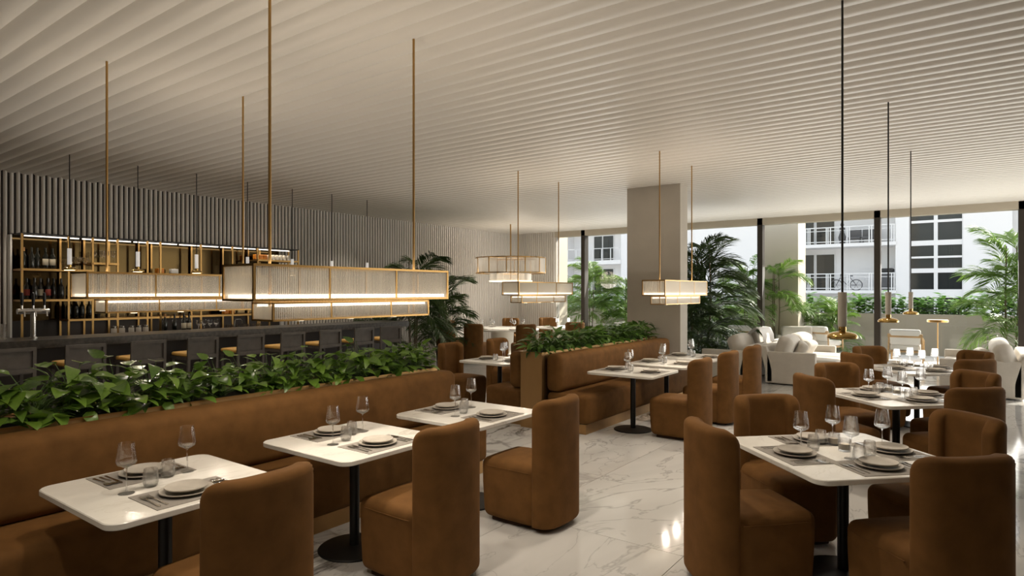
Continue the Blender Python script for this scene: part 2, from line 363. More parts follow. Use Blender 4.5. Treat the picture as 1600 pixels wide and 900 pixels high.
# ------------------------------------------------------------------ banquettes with planters
def banquette(cx, y0, y1, side, label):
    t = thing('banquette', label, 'bench', (cx, (y0 + y1) / 2, 0), 0, 'velvet banquettes'); L = (y1 - y0) / 2; s = side
    def X(b): return b if s > 0 else b.xf(Matrix.Scale(-1, 4, (1, 0, 0)))
    def fin(b, n, m):
        if s < 0:
            b = X(b); b.f = [tuple(reversed(f)) for f in b.f]
        ob(n, b.mesh(n, m), t)
    fin(B().box(.17, -L + .03, 0, .735, L - .03, .115), 'plinth', 'bronze')
    fin(B().rbox(.19, -L, .118, .785, L, .465, .06, 3, .012, 3), 'seat', 'velvet')
    fin(B().rbox(.172, -L, .47, .40, L, .935, .075, 3, 0, 3), 'backrest', 'velvet')
    return t
def planter(cx, y0, y1, label):
    t = thing('planter_box', label, 'planter', (cx, (y0 + y1) / 2, 0), 0, 'bronze planters'); L = (y1 - y0) / 2
    b = B(); b.box(-.16, -L, 0, .16, L, .80); b.box(-.16, -L, .8, -.15, L, .94); b.box(.15, -L, .8, .16, L, .94); b.box(-.15, -L, .8, .15, -L + .01, .94); b.box(-.15, L - .01, .8, .15, L, .94)
    ob('trough', b.mesh('trough', 'bronze', 0), t)
    b = B(); b.box(-.168, -L - .006, .94, -.152, L + .006, .952); b.box(.152, -L - .006, .94, .168, L + .006, .952); b.box(-.152, -L - .006, .94, .152, -L + .01, .952); b.box(-.152, L - .01, .94, .152, L + .006, .952)
    ob('rim', b.mesh('rim', 'brass', 0), t)
    ob('soil', B().box(-.148, -L + .012, .801, .148, L - .012, .942).mesh('soil', 'soil', 0), t)
    return t
CX = -4.46
banquette(CX, -.9, 4.62, 1, 'long rust velvet banquette facing the aisle, under the three nearest white tables')
banquette(CX, -.9, 4.62, -1, 'rust velvet banquette facing the bar, mostly hidden behind the plants')
banquette(CX, 6.50, 9.95, 1, 'rust velvet banquette facing the aisle, running up to the grey column')
banquette(CX, 6.50, 9.95, -1, 'rust velvet banquette facing the bar wall, behind the bronze planter end')
planter(CX, -.9, 4.58, 'long bronze planter trough between the two nearer banquettes, full of broad leaves')
planter(CX, 6.45, 9.93, 'bronze planter trough between the farther banquettes, its end panel showing')

def leaf_mesh(name, wd, droop, m, cup=.12, point=1.0):
    N = 6; vs = []; fs = []
    for i in range(N + 1):
        t = i / N; ww = wd * (sin(pi * min(1, t ** .62 * 1.0)) ** .8 if 0 < t < 1 else 0) * (1 - .15 * t)
        z = -droop * t * t; x = t * (1 - .25 * droop * t)
        vs += [(x, -ww, z + cup * ww), (x, 0, z - cup * ww * .6), (x, ww, z + cup * ww)]
    for i in range(N):
        a = 3 * i; fs += [(a, a + 3, a + 4, a + 1), (a + 1, a + 4, a + 5, a + 2)]
    return B().add(vs, fs).mesh(name, m, 180)
LEAVES = [leaf_mesh('leaf', .34, .25, 'leaf'), leaf_mesh('leaf', .38, .4, 'leaf'), leaf_mesh('leaf', .30, .6, 'leaf')]
LEAVES2 = [leaf_mesh('leaf', .20, .35, 'leaf_dark'), leaf_mesh('leaf', .24, .6, 'leaf_dark'), leaf_mesh('leaf', .17, .2, 'leaf_dark')]
def broad_plant(name, leaves, label, nl, h, rad, size, rx=.16):
    t = thing(name, label, 'plant')
    st = B()
    for i in range(nl):
        az = random.uniform(0, 2 * pi); q = random.random() ** .8; low = random.random() < .33
        rr = rad * (.35 + .75 * q); hh = h * (1 - .55 * q * q) * random.uniform(.55, 1.05)
        if random.random() < .12: hh *= 1.45
        if low: rr = rad * random.uniform(.6, 1.15); hh = h * random.uniform(.12, .45)
        px = max(-rx * .75, min(rx * .75, rr * cos(az))); py = rr * sin(az)
        base = (random.uniform(-.04, .04), random.uniform(-.05, .05), 0)
        st.tube([base, (px * .5 + base[0] * .5, py * .5, hh * .72), (px, py, hh)], .0035, 3, .002, False)
        s = size * random.uniform(.65, 1.25); pitch = random.uniform(-.85, .25) + (.2 if low else 0)
        o = ob('leaf', random.choice(leaves), t, (px, py, hh), (random.uniform(-.5, .5), pitch, az + random.uniform(-.5, .5)), (s, s, s))
    ob('stems', st.mesh('stems', 'stem'), t)['kind'] = 'stuff'
    return t
PB = [broad_plant('pothos_plant', LEAVES, 'x', 62, .235, .20, .118) for _ in range(4)]
PC = [broad_plant('peace_lily_plant', LEAVES2, 'x', 58, .26, .21, .175) for _ in range(3)]
ORD = ['first', 'second', 'third', 'fourth', 'fifth', 'sixth', 'seventh', 'eighth', 'ninth', 'tenth', 'eleventh', 'twelfth', 'thirteenth', 'fourteenth', 'fifteenth', 'sixteenth', 'seventeenth', 'eighteenth', 'nineteenth', 'twentieth']
def put(protos, used, loc, rz, label, group, sc=1):
    i = random.randrange(len(protos)); p = protos[i]
    if i not in used:
        used.add(i); p.location = loc; p.rotation_euler = (0, 0, rz); p.scale = (sc,) * 3; p['label'] = label; p['group'] = group; return p
    return dup(p, loc, rz, label, group, sc)
used = set(); y = 4.44; n = 0
while y > .95:
    put(PB, used, (CX + random.uniform(-.03, .03), y, .925), random.choice([0, pi]), 'green broad-leaved plant in the long planter, %s from the far end' % ORD[n], 'broad-leaved plants in the long planter', random.uniform(.9, 1.12) * (1.12 if 1.2 < y < 2.0 else 1)); y -= .225; n += 1
used2 = set(); y = 6.62; n = 0
while y < 9.9:
    put(PC, used2, (CX + random.uniform(-.03, .03), y, .925), random.choice([0, pi]), 'dark green leafy plant in the farther planter, %s from its bronze end' % ORD[n], 'leafy plants in the farther planter', random.uniform(.85, 1.08)); y += .235; n += 1
for p in [PB[i] for i in range(4) if i not in used] + [PC[i] for i in range(3) if i not in used2]:
    for c in list(p.children): bpy.data.objects.remove(c)
    bpy.data.objects.remove(p)

# ------------------------------------------------------------------ dining chairs
def arc_plan(a=.198, d=.095, e=.72, n=240):
    pts = []
    for i in range(n + 1):
        f = -pi/2 + pi * i / n
        pts.append((-d * abs(cos(f)) ** e + 0.0, math.copysign(a * abs(sin(f)) ** e, f)))
    pts = [(.03, -a)] + pts + [(.03, a)]
    L = [0]
    for p, q in zip(pts, pts[1:]): L.append(L[-1] + math.hypot(q[0]-p[0], q[1]-p[1]))
    return pts, L
def back_mesh(H=.935, z0=.028, th=.105, rt=.095, re=.036, xo=-.162):
    pts, L = arc_plan(); W = L[-1] / 2; hz = (H - z0) / 2; zc = (H + z0) / 2
    def at(s):
        s = max(0.0, min(L[-1], s + W)); i = 0
        import bisect
        i = max(0, min(len(L) - 2, bisect.bisect_right(L, s) - 1)); t = (s - L[i]) / max(1e-9, L[i+1] - L[i])
        return pts[i][0] + (pts[i+1][0]-pts[i][0]) * t, pts[i][1] + (pts[i+1][1]-pts[i][1]) * t
    def frame(s):
        x, y = at(s); x0, y0 = at(s - .03); x1, y1 = at(s + .03); tx, ty = x1 - x0, y1 - y0; l = math.hypot(tx, ty); return x, y, -ty / l, tx / l
    rows = []; e_ = [0, .004, .012, .025, .04]
    zs = [z0 + t for t in e_] + [z0 + .12, z0 + .3, z0 + .5, z0 + .68] + [H - rt + rt * sin(pi/2 * k / 7) for k in range(8)]
    def hw(z):
        if z > H - rt: return W - rt + sqrt(max(0, rt*rt - (z - (H - rt)) ** 2))
        return W
    m = 22; vs = []; fs = []
    for side in (1, -1):
        for z in zs:
            w_ = hw(z)
            us = [-1 + t / w_ for t in e_] + [-1 + .06 / w_ + (2 - .12 / w_) * j / m for j in range(m + 1)] + [1 - t / w_ for t in reversed(e_)]
            for u in us:
                s = u * w_
                # distance to the rounded outline
                dx, dz = abs(s) - (W - rt), z - (H - rt)
                d = rt - math.hypot(dx, dz) if dx > 0 and dz > 0 else min(W - abs(s), H - z)
                d = min(d, z - z0); q = re - max(0, min(re, d)); nn = th/2 - re + sqrt(max(0, re*re - q*q))
                x, y, nx, ny = frame(s); vs.append((x + xo + nx * nn * side, y + ny * nn * side, z))
    c = len(us); r = len(zs); o = r * c
    for i in range(r - 1):
        for j in range(c - 1):
            a = i*c + j; fs.append((a, a + c, a + c + 1, a + 1)); fs.append((o + a, o + a + 1, o + a + c + 1, o + a + c))
    ring = [j for j in range(c)] + [i*c + c-1 for i in range(1, r)] + [(r-1)*c + j for j in range(c-2, -1, -1)] + [i*c for i in range(r-2, 0, -1)]
    for a, b_ in zip(ring, ring[1:] + ring[:1]): fs.append((a, b_, o + b_, o + a))
    return B().add(vs, fs).mesh('backrest', 'velvet', 60)
def make_chair():
    t = thing('dining_chair', 'x', 'chair')
    def seat_fn(x, y, z):
        k = max(0.0, min(1.0, (-.14 - x) / .09)); y *= 1 - .3 * k
        f = max(0.0, (x - .06) / .27); y *= 1 - .05 * f * f                 # front narrows a little
        x -= .02 * max(0, (.30 - z) / .27) * (1 if x > .1 else 0)           # and tapers to the floor
        return x, y, z
    ob('seat', B().rbox(-.235, -.245, .028, .335, .245, .462, .055, 4, .022, 4, seat_fn).mesh('seat', 'velvet', 60), t)
    sm = [(x_, y_ * .952) for x_, y_ in [(-.12, -.258), (.05, -.258), (.15, -.256), (.25, -.251), (.302, -.238), (.327, -.207), (.336, -.15), (.337, 0), (.336, .15), (.327, .207), (.302, .238), (.25, .251), (.15, .256), (.05, .258), (-.12, .258)]]
    ob('seam', B().tube([(x, y, .412) for x, y in sm], .0028, 5).mesh('seam', 'velvet'), t)
    ob('backrest', back_mesh(), t)
    ob('plinth', B().rbox(-.22, -.2, 0, .25, .2, .03, .01, 1, 0, 1, lambda x, y, z: (x, y * (1 - .4 * max(0, (-.05 - x) / .17)), z)).mesh('plinth', 'velvet_dark'), t)
    return t
chair = Kind(make_chair)
def dchair(x, y, deg, label, group='rust velvet dining chairs'): return chair((x, y, 0), R(deg), label, group)

# ------------------------------------------------------------------ tables and table ware
def rrect(w_, d_, r, n=6):
    pts = []
    for cx_, cy_, a0 in ((w_/2 - r, d_/2 - r, 0), (-w_/2 + r, d_/2 - r, 90), (-w_/2 + r, -d_/2 + r, 180), (w_/2 - r, -d_/2 + r, 270)):
        pts += [(cx_ + r * cos(R(a0 + 90 * k / n)), cy_ + r * sin(R(a0 + 90 * k / n))) for k in range(n + 1)]
    return pts
TH = .725
def slab(w_, d_, r, z0, z1, bev=.004):
    b = B(); P_ = [(rrect(w_ - 2*i, d_ - 2*i, r), z) for i, z in ((bev, z0), (0, z0 + bev), (0, z1 - bev), (bev, z1))]; n = len(P_[0][0])
    vs = [(x, y, z) for pl, z in P_ for x, y in pl]; fs = [tuple(range(n - 1, -1, -1)), tuple(range(3*n, 4*n))]
    for k in range(3): fs += [(k*n + i, k*n + (i+1) % n, (k+1)*n + (i+1) % n, (k+1)*n + i) for i in range(n)]
    return b.add(vs, fs)
def make_table(w_, d_):
    def f():
        t = thing('dining_table', 'x', 'table')
        ob('table_top', slab(w_, d_, .07, TH - .03, TH).mesh('table_top', 'marble_top', 30), t)
        ob('pole', B().cyl(0, 0, .012, TH - .03, .032, 16).mesh('pole', 'black_metal'), t)
        ob('base', B().lathe([(0, 0), (.235, 0), (.237, .006), (.23, .012), (.06, .024), (.03, .026), (0, .026)], 32).mesh('base', 'black_metal', 30), t)
        return t
    return Kind(f)
table_small, table_big = make_table(.87, .85), make_table(1.0, 1.0)

def simple(name, cat, me, label='x'):
    def f(): return tag(ob(name, me), label, cat)
    return Kind(f)
GL = 20
wine_prof = [(0, 0), (.036, 0), (.0365, .0025), (.02, .005), (.006, .009), (.0038, .02), (.0035, .115), (.006, .124), (.022, .132), (.040, .142), (.0455, .153), (.0448, .165), (.040, .20), (.034, .245), (.0328, .245), (.0388, .20), (.0433, .165), (.0438, .154), (.038, .145), (.02, .137), (0, .134)]
tumb_prof = [(0, 0), (.024, 0), (.031, .006), (.036, .025), (.0365, .045), (.034, .07), (.030, .092), (.0288, .092), (.0328, .07), (.0350, .045), (.0343, .026), (.029, .012), (.02, .009), (0, .008)]
wine_glass = simple('wine_glass', 'glass', B().lathe(wine_prof, GL).mesh('wine_glass', 'glass', 60))
tumbler = simple('water_glass', 'glass', B().lathe(tumb_prof, GL).mesh('water_glass', 'glass', 60))
def plate_prof(r, h): return [(0, 0), (r*.62, 0), (r*.70, .002), (r*.97, h*.75), (r, h), (r*.985, h + .003), (r*.94, h), (r*.72, .008), (r*.6, .006), (0, .006)]
dinner_plate = simple('dinner_plate', 'plate', B().lathe(plate_prof(.122, .016), 40).mesh('dinner_plate', 'stoneware', 50))
side_plate = simple('side_plate', 'plate', B().lathe(plate_prof(.098, .015), 36).mesh('side_plate', 'stoneware', 50))
placemat = simple('placemat', 'placemat', slab(.43, .30, .004, 0, .003, .0005).mesh('placemat', 'mat_grey', 0))
def strip(pts, th=.002):                              # flat cutlery outline from (x, half width, z)
    b = B(); vs = []; n = len(pts)
    for x, h, z in pts: vs += [(x, -h, z), (x, h, z), (x, h, z + th), (x, -h, z + th)]
    fs = [(3, 2, 1, 0), (4*(n-1), 4*(n-1)+1, 4*(n-1)+2, 4*(n-1)+3)]
    for i in range(n - 1):
        a = 4*i; fs += [(a, a+1, a+5, a+4), (a+1, a+2, a+6, a+5), (a+2, a+3, a+7, a+6), (a+3, a, a+4, a+7)]
    return b.add(vs, fs)
hd = [(-.10, .004, .0005), (-.095, .0065, .0005), (-.05, .0045, .002), (0, .0028, .005), (.03, .003, .006)]
def spoon():
    b = strip(hd + [(.04, .006, .005), (.05, .0125, .003), (.065, .0175, .0015), (.08, .018, .0015), (.092, .013, .004), (.10, .004, .006)], .0018); return b.mesh('spoon', 'steel', 60)
def fork():
    b = strip(hd + [(.045, .009, .005), (.055, .011, .0035)], .0018)
    for k in (-1, -.33, .33, 1): b.add(*(lambda q: (q.v, q.f))(strip([(.054, .0022, .0035), (.075, .0018, .003), (.10, .001, .007)], .0016).xf(Matrix.Translation((0, k * .0092, 0)))))
    return b.mesh('fork', 'steel', 60)
def knife(): return strip([(-.105, .004, .0005), (-.1, .006, .0005), (-.02, .005, .001), (0, .006, .001), (.04, .009, .001), (.085, .0085, .001), (.105, .001, .001)], .002).mesh('knife', 'steel', 60)
fork_k, spoon_k, knife_k = simple('fork', 'fork', fork()), simple('spoon', 'spoon', spoon()), simple('knife', 'knife', knife())
def votive_make():
    t = thing('votive_holder', 'x', 'candle holder')
    ob('glass_cup', B().lathe([(0, 0), (.034, 0), (.036, .004), (.036, .075), (.033, .075), (.033, .012), (0, .012)], 18).mesh('glass_cup', 'glass', 50), t)
    ob('wax', B().cyl(0, 0, .0125, .045, .030, 14).mesh('wax', 'wax'), t); return t
votive = Kind(votive_make)

def setting(tx, ty, tdeg, ddeg, dist, tname, sname, full=True, gx=None):
    """one place setting; ddeg = direction from the table centre to the sitter."""
    a = R(ddeg); ux, uy = cos(a), sin(a); lx, ly = -uy, ux            # lx: to the sitter's right
    def at(d, l): return tx + ux * d + lx * l, ty + uy * d + ly * l
    z = TH; x, y = at(dist, 0); S_ = '%s of the %s' % (sname, tname)
    placemat((x, y, z), a + pi/2, 'grey rectangular placemat, ' + S_, 'grey placemats'); z += .003
    px, py = at(dist - .005, -.01)
    dinner_plate((px, py, z), 0, 'larger lower stoneware plate, ' + S_, 'stoneware plates')
    side_plate((px, py, z + .0165), 0, 'smaller top stoneware plate, ' + S_, 'stoneware plates')
    rz = a + pi                                                     # handles towards the sitter
    if full:
        for k, (l, nm) in enumerate(((-.155, 'inner'), (-.185, 'outer'))):
            x, y = at(dist + .01, l); fork_k((x, y, z), rz + random.uniform(-.06, .06), '%s steel fork, %s' % (nm, S_), 'steel forks')
        x, y = at(dist + .01, .135); knife_k((x, y, z), rz, 'steel knife, ' + S_, 'steel knives')
        for k, (l, nm) in enumerate(((.16, 'inner'), (.19, 'outer'))):
            x, y = at(dist + .01, l); spoon_k((x, y, z), rz + random.uniform(-.08, .08), '%s steel spoon, %s' % (nm, S_), 'steel spoons')
    else:
        x, y = at(dist + .01, -.165); fork_k((x, y, z), rz, 'steel fork, ' + S_, 'steel forks')
        x, y = at(dist + .01, .155); spoon_k((x, y, z), rz, 'steel spoon, ' + S_, 'steel spoons')
def glasses(tname, pts):
    for kind, x, y, sname in pts:
        (wine_glass if kind == 'w' else tumbler)((x, y, TH), 0, ('stemmed wine glass, ' if kind == 'w' else 'stemless water glass, ') + '%s of the %s' % (sname, tname), 'wine glasses' if kind == 'w' else 'water glasses')

def banq_table(x, y, tname, cname, full=True, bside='banquette side', cside='chair side', flip=1):
    table_small((x, y, 0), 0, 'square white marble pedestal table, ' + tname, 'square marble tables')
    tn = tname.replace('the ', '', 1)
    if flip > 0:
        setting(x, y, 0, 0, .245, tn, cside, full); setting(x, y, 0, 180, .255, tn, bside, full)
        glasses(tn, [('w', x + .02, y - .19, cside), ('w', x - .12, y + .17, bside), ('t', x - .0, y - .07, cside), ('t', x - .10, y + .06, bside)])
        dchair(x + (.67 if 'nearest table on the long' in tname else .64), y + .0, 180, 'rust velvet dining chair at ' + tname)
    else:
        setting(x, y, 0, 180, .245, tn, cside, full); setting(x, y, 0, 0, .255, tn, bside, full)
        glasses(tn, [('w', x - .02, y + .15, cside), ('w', x + .06, y + .0, bside), ('t', x + .0, y - .1, cside)])
        dchair(x - .66, y - .1, 0, 'rust velvet dining chair at ' + tname)
banq_table(-3.325, 1.53, 'the nearest table on the long banquette', '')
banq_table(-3.32, 2.74, 'the middle table on the long banquette', '')
banq_table(-3.30, 3.89, 'the farthest table on the long banquette', '')
banq_table(-3.40, 7.13, 'the nearest table on the farther banquette', '', False)
banq_table(-3.42, 8.22, 'the middle table on the farther banquette', '', False)
banq_table(-3.42, 9.30, 'the table by the grey column', '', False)
banq_table(-5.49, 7.15, 'the table behind the bronze planter end', '', False, flip=-1)
banq_table(-5.49, 8.30, 'the second table behind the bronze planter end', '', False, flip=-1)

def diag_table(x, y, tname, full):
    table_big((x, y, 0), R(45), 'square white marble pedestal table turned diagonally, ' + tname, 'square marble tables')
    tn = tname.replace('the ', '', 1); nm = {225: 'planter side', 135: 'column side', 315: 'camera side', 45: 'window side'}
    for dg in (225, 135, 315, 45):
        setting(x, y, 45, dg, .315, tn, nm[dg], full)
        a = R(dg); dchair(x + .655 * cos(a), y + .655 * sin(a), dg + 180, 'rust velvet dining chair on the %s of %s' % (nm[dg], tname))
    glasses(tn, [('w', x - .21, y - .12, nm[225]), ('w', x - .09, y + .21, nm[135]), ('w', x + .06, y - .12, nm[315]), ('w', x + .18, y + .25, nm[45]),
                 ('t', x - .16, y - .02, nm[225]), ('t', x - .15, y + .15, nm[135]), ('t', x + .11, y - .17, nm[315]), ('t', x + .14, y + .01, nm[45])])
    for k, (dx, dy, q) in enumerate(((-.06, .19, 'farther from'), (.02, .06, 'nearer'))):
        votive((x + dx - .02, y + dy, TH), 0, 'small glass votive candle, the one %s the camera on the %s' % (q, tn), 'glass votives')
diag_table(-.645, 4.25, 'the nearest diagonal table', True)
diag_table(-.60, 6.90, 'the middle diagonal table', True)
diag_table(-.60, 9.50, 'the farthest diagonal table', False)

# round tables under the round chandelier
def round_table(x, y, r, label, n):
    t = thing('round_table', label, 'table', (x, y, 0))
    ob('table_top', B().lathe([(0, TH - .04), (r - .01, TH - .04), (r, TH - .03), (r, TH - .006), (r - .006, TH), (0, TH)], 56).mesh('table_top', 'marble_top', 30), t)
    ob('pedestal', B().lathe([(0, 0), (r*.32, 0), (r*.30, .3), (r*.32, TH - .04), (0, TH - .04)], 32).mesh('pedestal', 'pendant_shade'), t)
    for k in range(n):
        a = 2*pi*k/n + .5; px, py = x + (r - .2) * cos(a), y + (r - .2) * sin(a)
        nm = ['east', 'window', 'corner', 'wall', 'bar', 'camera'][k] if n == 6 else ['window', 'corner', 'camera'][k]
        big = 'large' if r > .8 else 'smaller'
        dinner_plate((px, py, TH), 0, 'stoneware plate on the %s round table, towards the %s' % (big, nm.replace('east', 'planter')), 'plates on the round tables')
        px, py = x + (r - .42) * cos(a + .22), y + (r - .42) * sin(a + .22)
        wine_glass((px, py, TH), 0, 'wine glass on the %s round table, towards the %s' % (big, nm.replace('east', 'planter')), 'wine glasses on the round tables')
round_table(-10.2, 13.4, .98, 'large round white marble table near the fluted wall corner', 6)
round_table(-9.35, 14.95, .66, 'smaller round white table close to the window, behind the large round one', 3)
ob_menu = tag(ob('menu_card', B().box(-.1, -.012, 0, .1, .012, .24).mesh('menu_card', 'velvet', 0)), 'brown upright menu card on the smaller round table', 'menu'); ob_menu.location = (-9.5, 14.85, TH); ob_menu.rotation_euler = (0, 0, R(30))
for x, y, lb in [(-9.73, 11.75, 'dark chair back turned to the camera at the large round table'), (-8.72, 12.3, 'rust chair at the large round table, on the planter side'),
                 (-11.15, 12.75, 'orange-lit chair against the fluted wall at the large round table'), (-10.86, 14.62, 'rust chair on the far side of the large round table'), (-10.75, 11.9, 'dark rust chair beside the bar palms at the large round table')]:
    dchair(x, y, math.degrees(math.atan2(13.4 - y, -10.2 - x)), lb)
for x, y, lb in [(-8.3, 13.9, 'rust chair at the smaller round table, nearest to the window mullion'), (-10.15, 15.6, 'rust chair in the wall corner at the smaller round table')]:
    dchair(x, y, math.degrees(math.atan2(14.95 - y, -9.35 - x)), lb)

# ------------------------------------------------------------------ chandeliers
def ribbed(L, z0, z1, axis, fixed, sgn, c0):
    """corrugated glass panel of length L centred at c0 on axis, standing at fixed on the other axis"""
    n = max(6, int(L / .0115)); seg = 4; pts = []
    for i in range(n * seg + 1):
        t = -L/2 + L * i / (n * seg); q = abs(sin(pi * i / seg)) * .0035
        pts.append((t + c0, fixed + sgn * q))
    vs = [((p, f, z) if axis == 'x' else (f, p, z)) for z in (z0, z1) for p, f in pts]; m = len(pts)
    return B().add(vs, [(i, i + 1, m + i + 1, m + i) for i in range(m - 1)]).mesh('glass_panel', 'ribbed_glass', 180)
def bars(hx, hy, z0, z1, t=.007, ny=(), nx=()):
    b = B()
    for z in (z0, z1):
        for sx in (-1, 1): b.box(sx*hx - t, -hy - t, z - t, sx*hx + t, hy + t, z + t)
        for sy in (-1, 1): b.box(-hx - t, sy*hy - t, z - t, hx + t, sy*hy + t, z + t)
    for sx in (-1, 1):
        for sy in (-1, 1): b.box(sx*hx - t, sy*hy - t, z0, sx*hx + t, sy*hy + t, z1)
        for y_ in ny: b.box(sx*hx - t*.7, y_ - t*.7, z0, sx*hx + t*.7, y_ + t*.7, z1)
    return b
def make_chandelier():
    t = thing('chandelier', 'x', 'chandelier')
    hx, hy, z0, z1 = .15, .755, 1.655, 1.845; dv = (-.27, .26)
    ob('upper_frame', bars(hx, hy, z0, z1, .0065, dv).mesh('upper_frame', 'brass', 0), t)
    cuts = [-hy, dv[0], dv[1], hy]
    for s in (-1, 1):
        for a, c in zip(cuts, cuts[1:]): ob('glass_panel', ribbed(c - a - .014, z0 + .007, z1 - .007, 'y', s * hx, s, (a + c) / 2), t)
        ob('glass_panel', ribbed(2*hx - .016, z0 + .007, z1 - .007, 'x', s * hy, s, 0), t)
    lx, ly, q0, q1 = .10, .61, 1.54, 1.637; dl = (-.22, .26)
    ob('lower_frame', bars(lx, ly, q0, q1, .0055, dl).mesh('lower_frame', 'brass', 0), t)
    cuts = [-ly, dl[0], dl[1], ly]
    for s in (-1, 1):
        for a, c in zip(cuts, cuts[1:]): ob('glass_panel', ribbed(c - a - .012, q0 + .006, q1 - .006, 'y', s * lx, s, (a + c) / 2), t)
        ob('glass_panel', ribbed(2*lx - .014, q0 + .006, q1 - .006, 'x', s * ly, s, 0), t)
    b = B().box(-hx + .02, -hy + .02, z0 - .004, hx - .02, hy - .02, z0 + .004); ob('diffuser', b.mesh('diffuser', 'led_soft', 0), t)
    b = B()
    for s in (-1, 1): b.box(s*(hx - .016) - .004, -hy + .02, z0 + .009, s*(hx - .016) + .004, hy - .02, z0 + .030)
    for s in (-1, 1): b.box(-hx + .03, s*(hy - .016) - .004, z0 + .009, hx - .03, s*(hy - .016) + .004, z0 + .030)
    for s in (-1, 1): b.box(s*(lx - .014) - .004, -ly + .02, q1 - .022, s*(lx - .014) + .004, ly - .02, q1 - .007)
    ob('light_strip', b.mesh('light_strip', 'led', 0), t)
    b = B()
    for z in (z0 - .0, z1): b.box(-.008, -.575, z - .006, .008, -.56, z + .006).box(-hx, -.575, z - .006, hx, -.56, z + .006).box(-hx, .56, z - .006, hx, .575, z + .006)
    ob('cross_bar', b.mesh('cross_bar', 'brass', 0), t)
    for q in (-.37, 0, .37): ob('spot_lens', B().cyl(0, q, 1.529, 1.535, .024, 14).mesh('spot_lens', 'spot_led', 0), t)
    ob('spot_rail', B().box(-.03, -.6, 1.535, .03, .6, 1.548).mesh('spot_rail', 'brass', 0), t)
    for s in (-1, 1): ob('rod', B().cyl(0, s * .567, 1.54, HC + .06, .0085, 10).mesh('rod', 'brass'), t)
    return t
chandelier = Kind(make_chandelier)
for x, y, lb in [(-3.22, 2.62, 'brass and ribbed glass chandelier over the nearest banquette tables, largest in view'), (-5.46, 2.64, 'brass and ribbed glass chandelier in front of the bar shelves'),
                 (-3.26, 8.18, 'brass and ribbed glass chandelier before the grey column'), (-5.50, 8.18, 'brass and ribbed glass chandelier below the round one by the wall corner')]:
    chandelier((x, y, 0), 0, lb, 'two-tier box chandeliers')
    for q in (-.37, 0, .37): lamp('chandelier_light', 'AREA', (x, y + q, 1.528), 2.6, WARM, (0, 0, 0), shape='DISK', size=.06)
    lamp('chandelier_light', 'AREA', (x, y, 1.86), 7, (1, .87, .72), (pi, 0, 0), shape='RECTANGLE', size=.24, size_y=1.4)
t = thing('round_chandelier', 'round drum chandelier of clear glass and brass over the large round table', 'chandelier', (-10.0, 13.5, 0))
def ring(r, z, w_=.012, h=.012, n=56):
    b = B(); b.lathe([(r - w_, z - h), (r + w_, z - h), (r + w_, z + h), (r - w_, z + h), (r - w_, z - h)], n); return b
rc, z0, z1 = .93, 2.20, 2.60
b = ring(rc, z0); b.add(*(lambda q: (q.v, q.f))(ring(rc, z1))); b.add(*(lambda q: (q.v, q.f))(ring(rc - .3, z1, .008, .008)))
for k in range(12): a = 2*pi*k/12; b.box(rc*cos(a) - .01, rc*sin(a) - .01, z0, rc*cos(a) + .01, rc*sin(a) + .01, z1)
for k in range(3): a = 2*pi*k/3 + .4; b.tube([(0, 0, z1), (rc*cos(a), rc*sin(a), z1)], .009)
ob('upper_frame', b.mesh('upper_frame', 'brass', 0), t)
for k in range(12):
    a0, a1 = 2*pi*k/12 + .02, 2*pi*(k+1)/12 - .02; pts = [(rc * cos(a0 + (a1-a0)*i/6), rc * sin(a0 + (a1-a0)*i/6)) for i in range(7)]
    ob('glass_panel', B().add([(x, y, z) for z in (z0 + .02, z1 - .02) for x, y in pts], [(i, i+1, 8+i, 7+i) for i in range(6)]).mesh('glass_panel', 'ribbed_glass'), t)
b = B().lathe([(.54, 1.98), (.56, 1.98), (.56, 2.18), (.54, 2.18), (.54, 1.98)], 48); ob('lower_drum', b.mesh('lower_drum', 'ribbed_glass'), t)
ob('light_ring', B().lathe([(.50, 1.97), (.58, 1.97), (.58, 2.0), (.50, 2.0), (.50, 1.97)], 48).mesh('light_ring', 'led_soft', 30), t)
ob('rod', B().cyl(0, 0, 2.0, HC + .06, .018, 10).mesh('rod', 'brass'), t)
lamp('chandelier_light', 'POINT', (-10.0, 13.5, 2.1), 40, WARM, shadow_soft_size=.3)

# ------------------------------------------------------------------ pendants
def make_pendant(shade):
    def f():
        t = thing('pendant_lamp', 'x', 'lamp')
        ob('cord', B().cyl(0, 0, .285, 2.1, .0065, 8).mesh('cord', 'black_metal'), t)
        ob('shade', B().lathe([(0, .075), (.0255, .075), (.0255, .285), (.0235, .288), (0, .288)], 24).mesh('shade', shade, 50), t)
        ob('collar', B().lathe([(0, .045), (.0205, .045), (.0225, .06), (.0205, .0745), (0, .0745)], 20).mesh('collar', 'gold', 60), t)
        ob('disc', B().lathe([(0, .006), (.068, .006), (.068, .002), (.079, 0), (.086, .004), (.087, .014), (.078, .028), (.062, .036), (.04, .042), (.02, .0445), (0, .0445)], 36).mesh('disc', 'gold', 50), t)
        ob('bulb', B().cyl(0, 0, .0, .005, .06, 24).mesh('bulb', 'pendant_led', 0), t)
        return t
    return Kind(f)
pendant = make_pendant('pendant_shade'); bar_pendant = make_pendant('lit_white')
for y, lb in ((4.36, 'pendant with grey tube and brass disc over the nearest diagonal table'), (6.92, 'pendant with grey tube and brass disc over the middle diagonal table'), (9.5, 'pendant with grey tube and brass disc over the farthest diagonal table')):
    pendant((-.665, y, 1.41), 0, lb, 'brass disc pendants over the diagonal tables')
    lamp('pendant_light', 'SPOT', (-.665, y, 1.40), 9, WARM, (0, 0, 0), spot_size=R(150), spot_blend=.6, shadow_soft_size=.07)
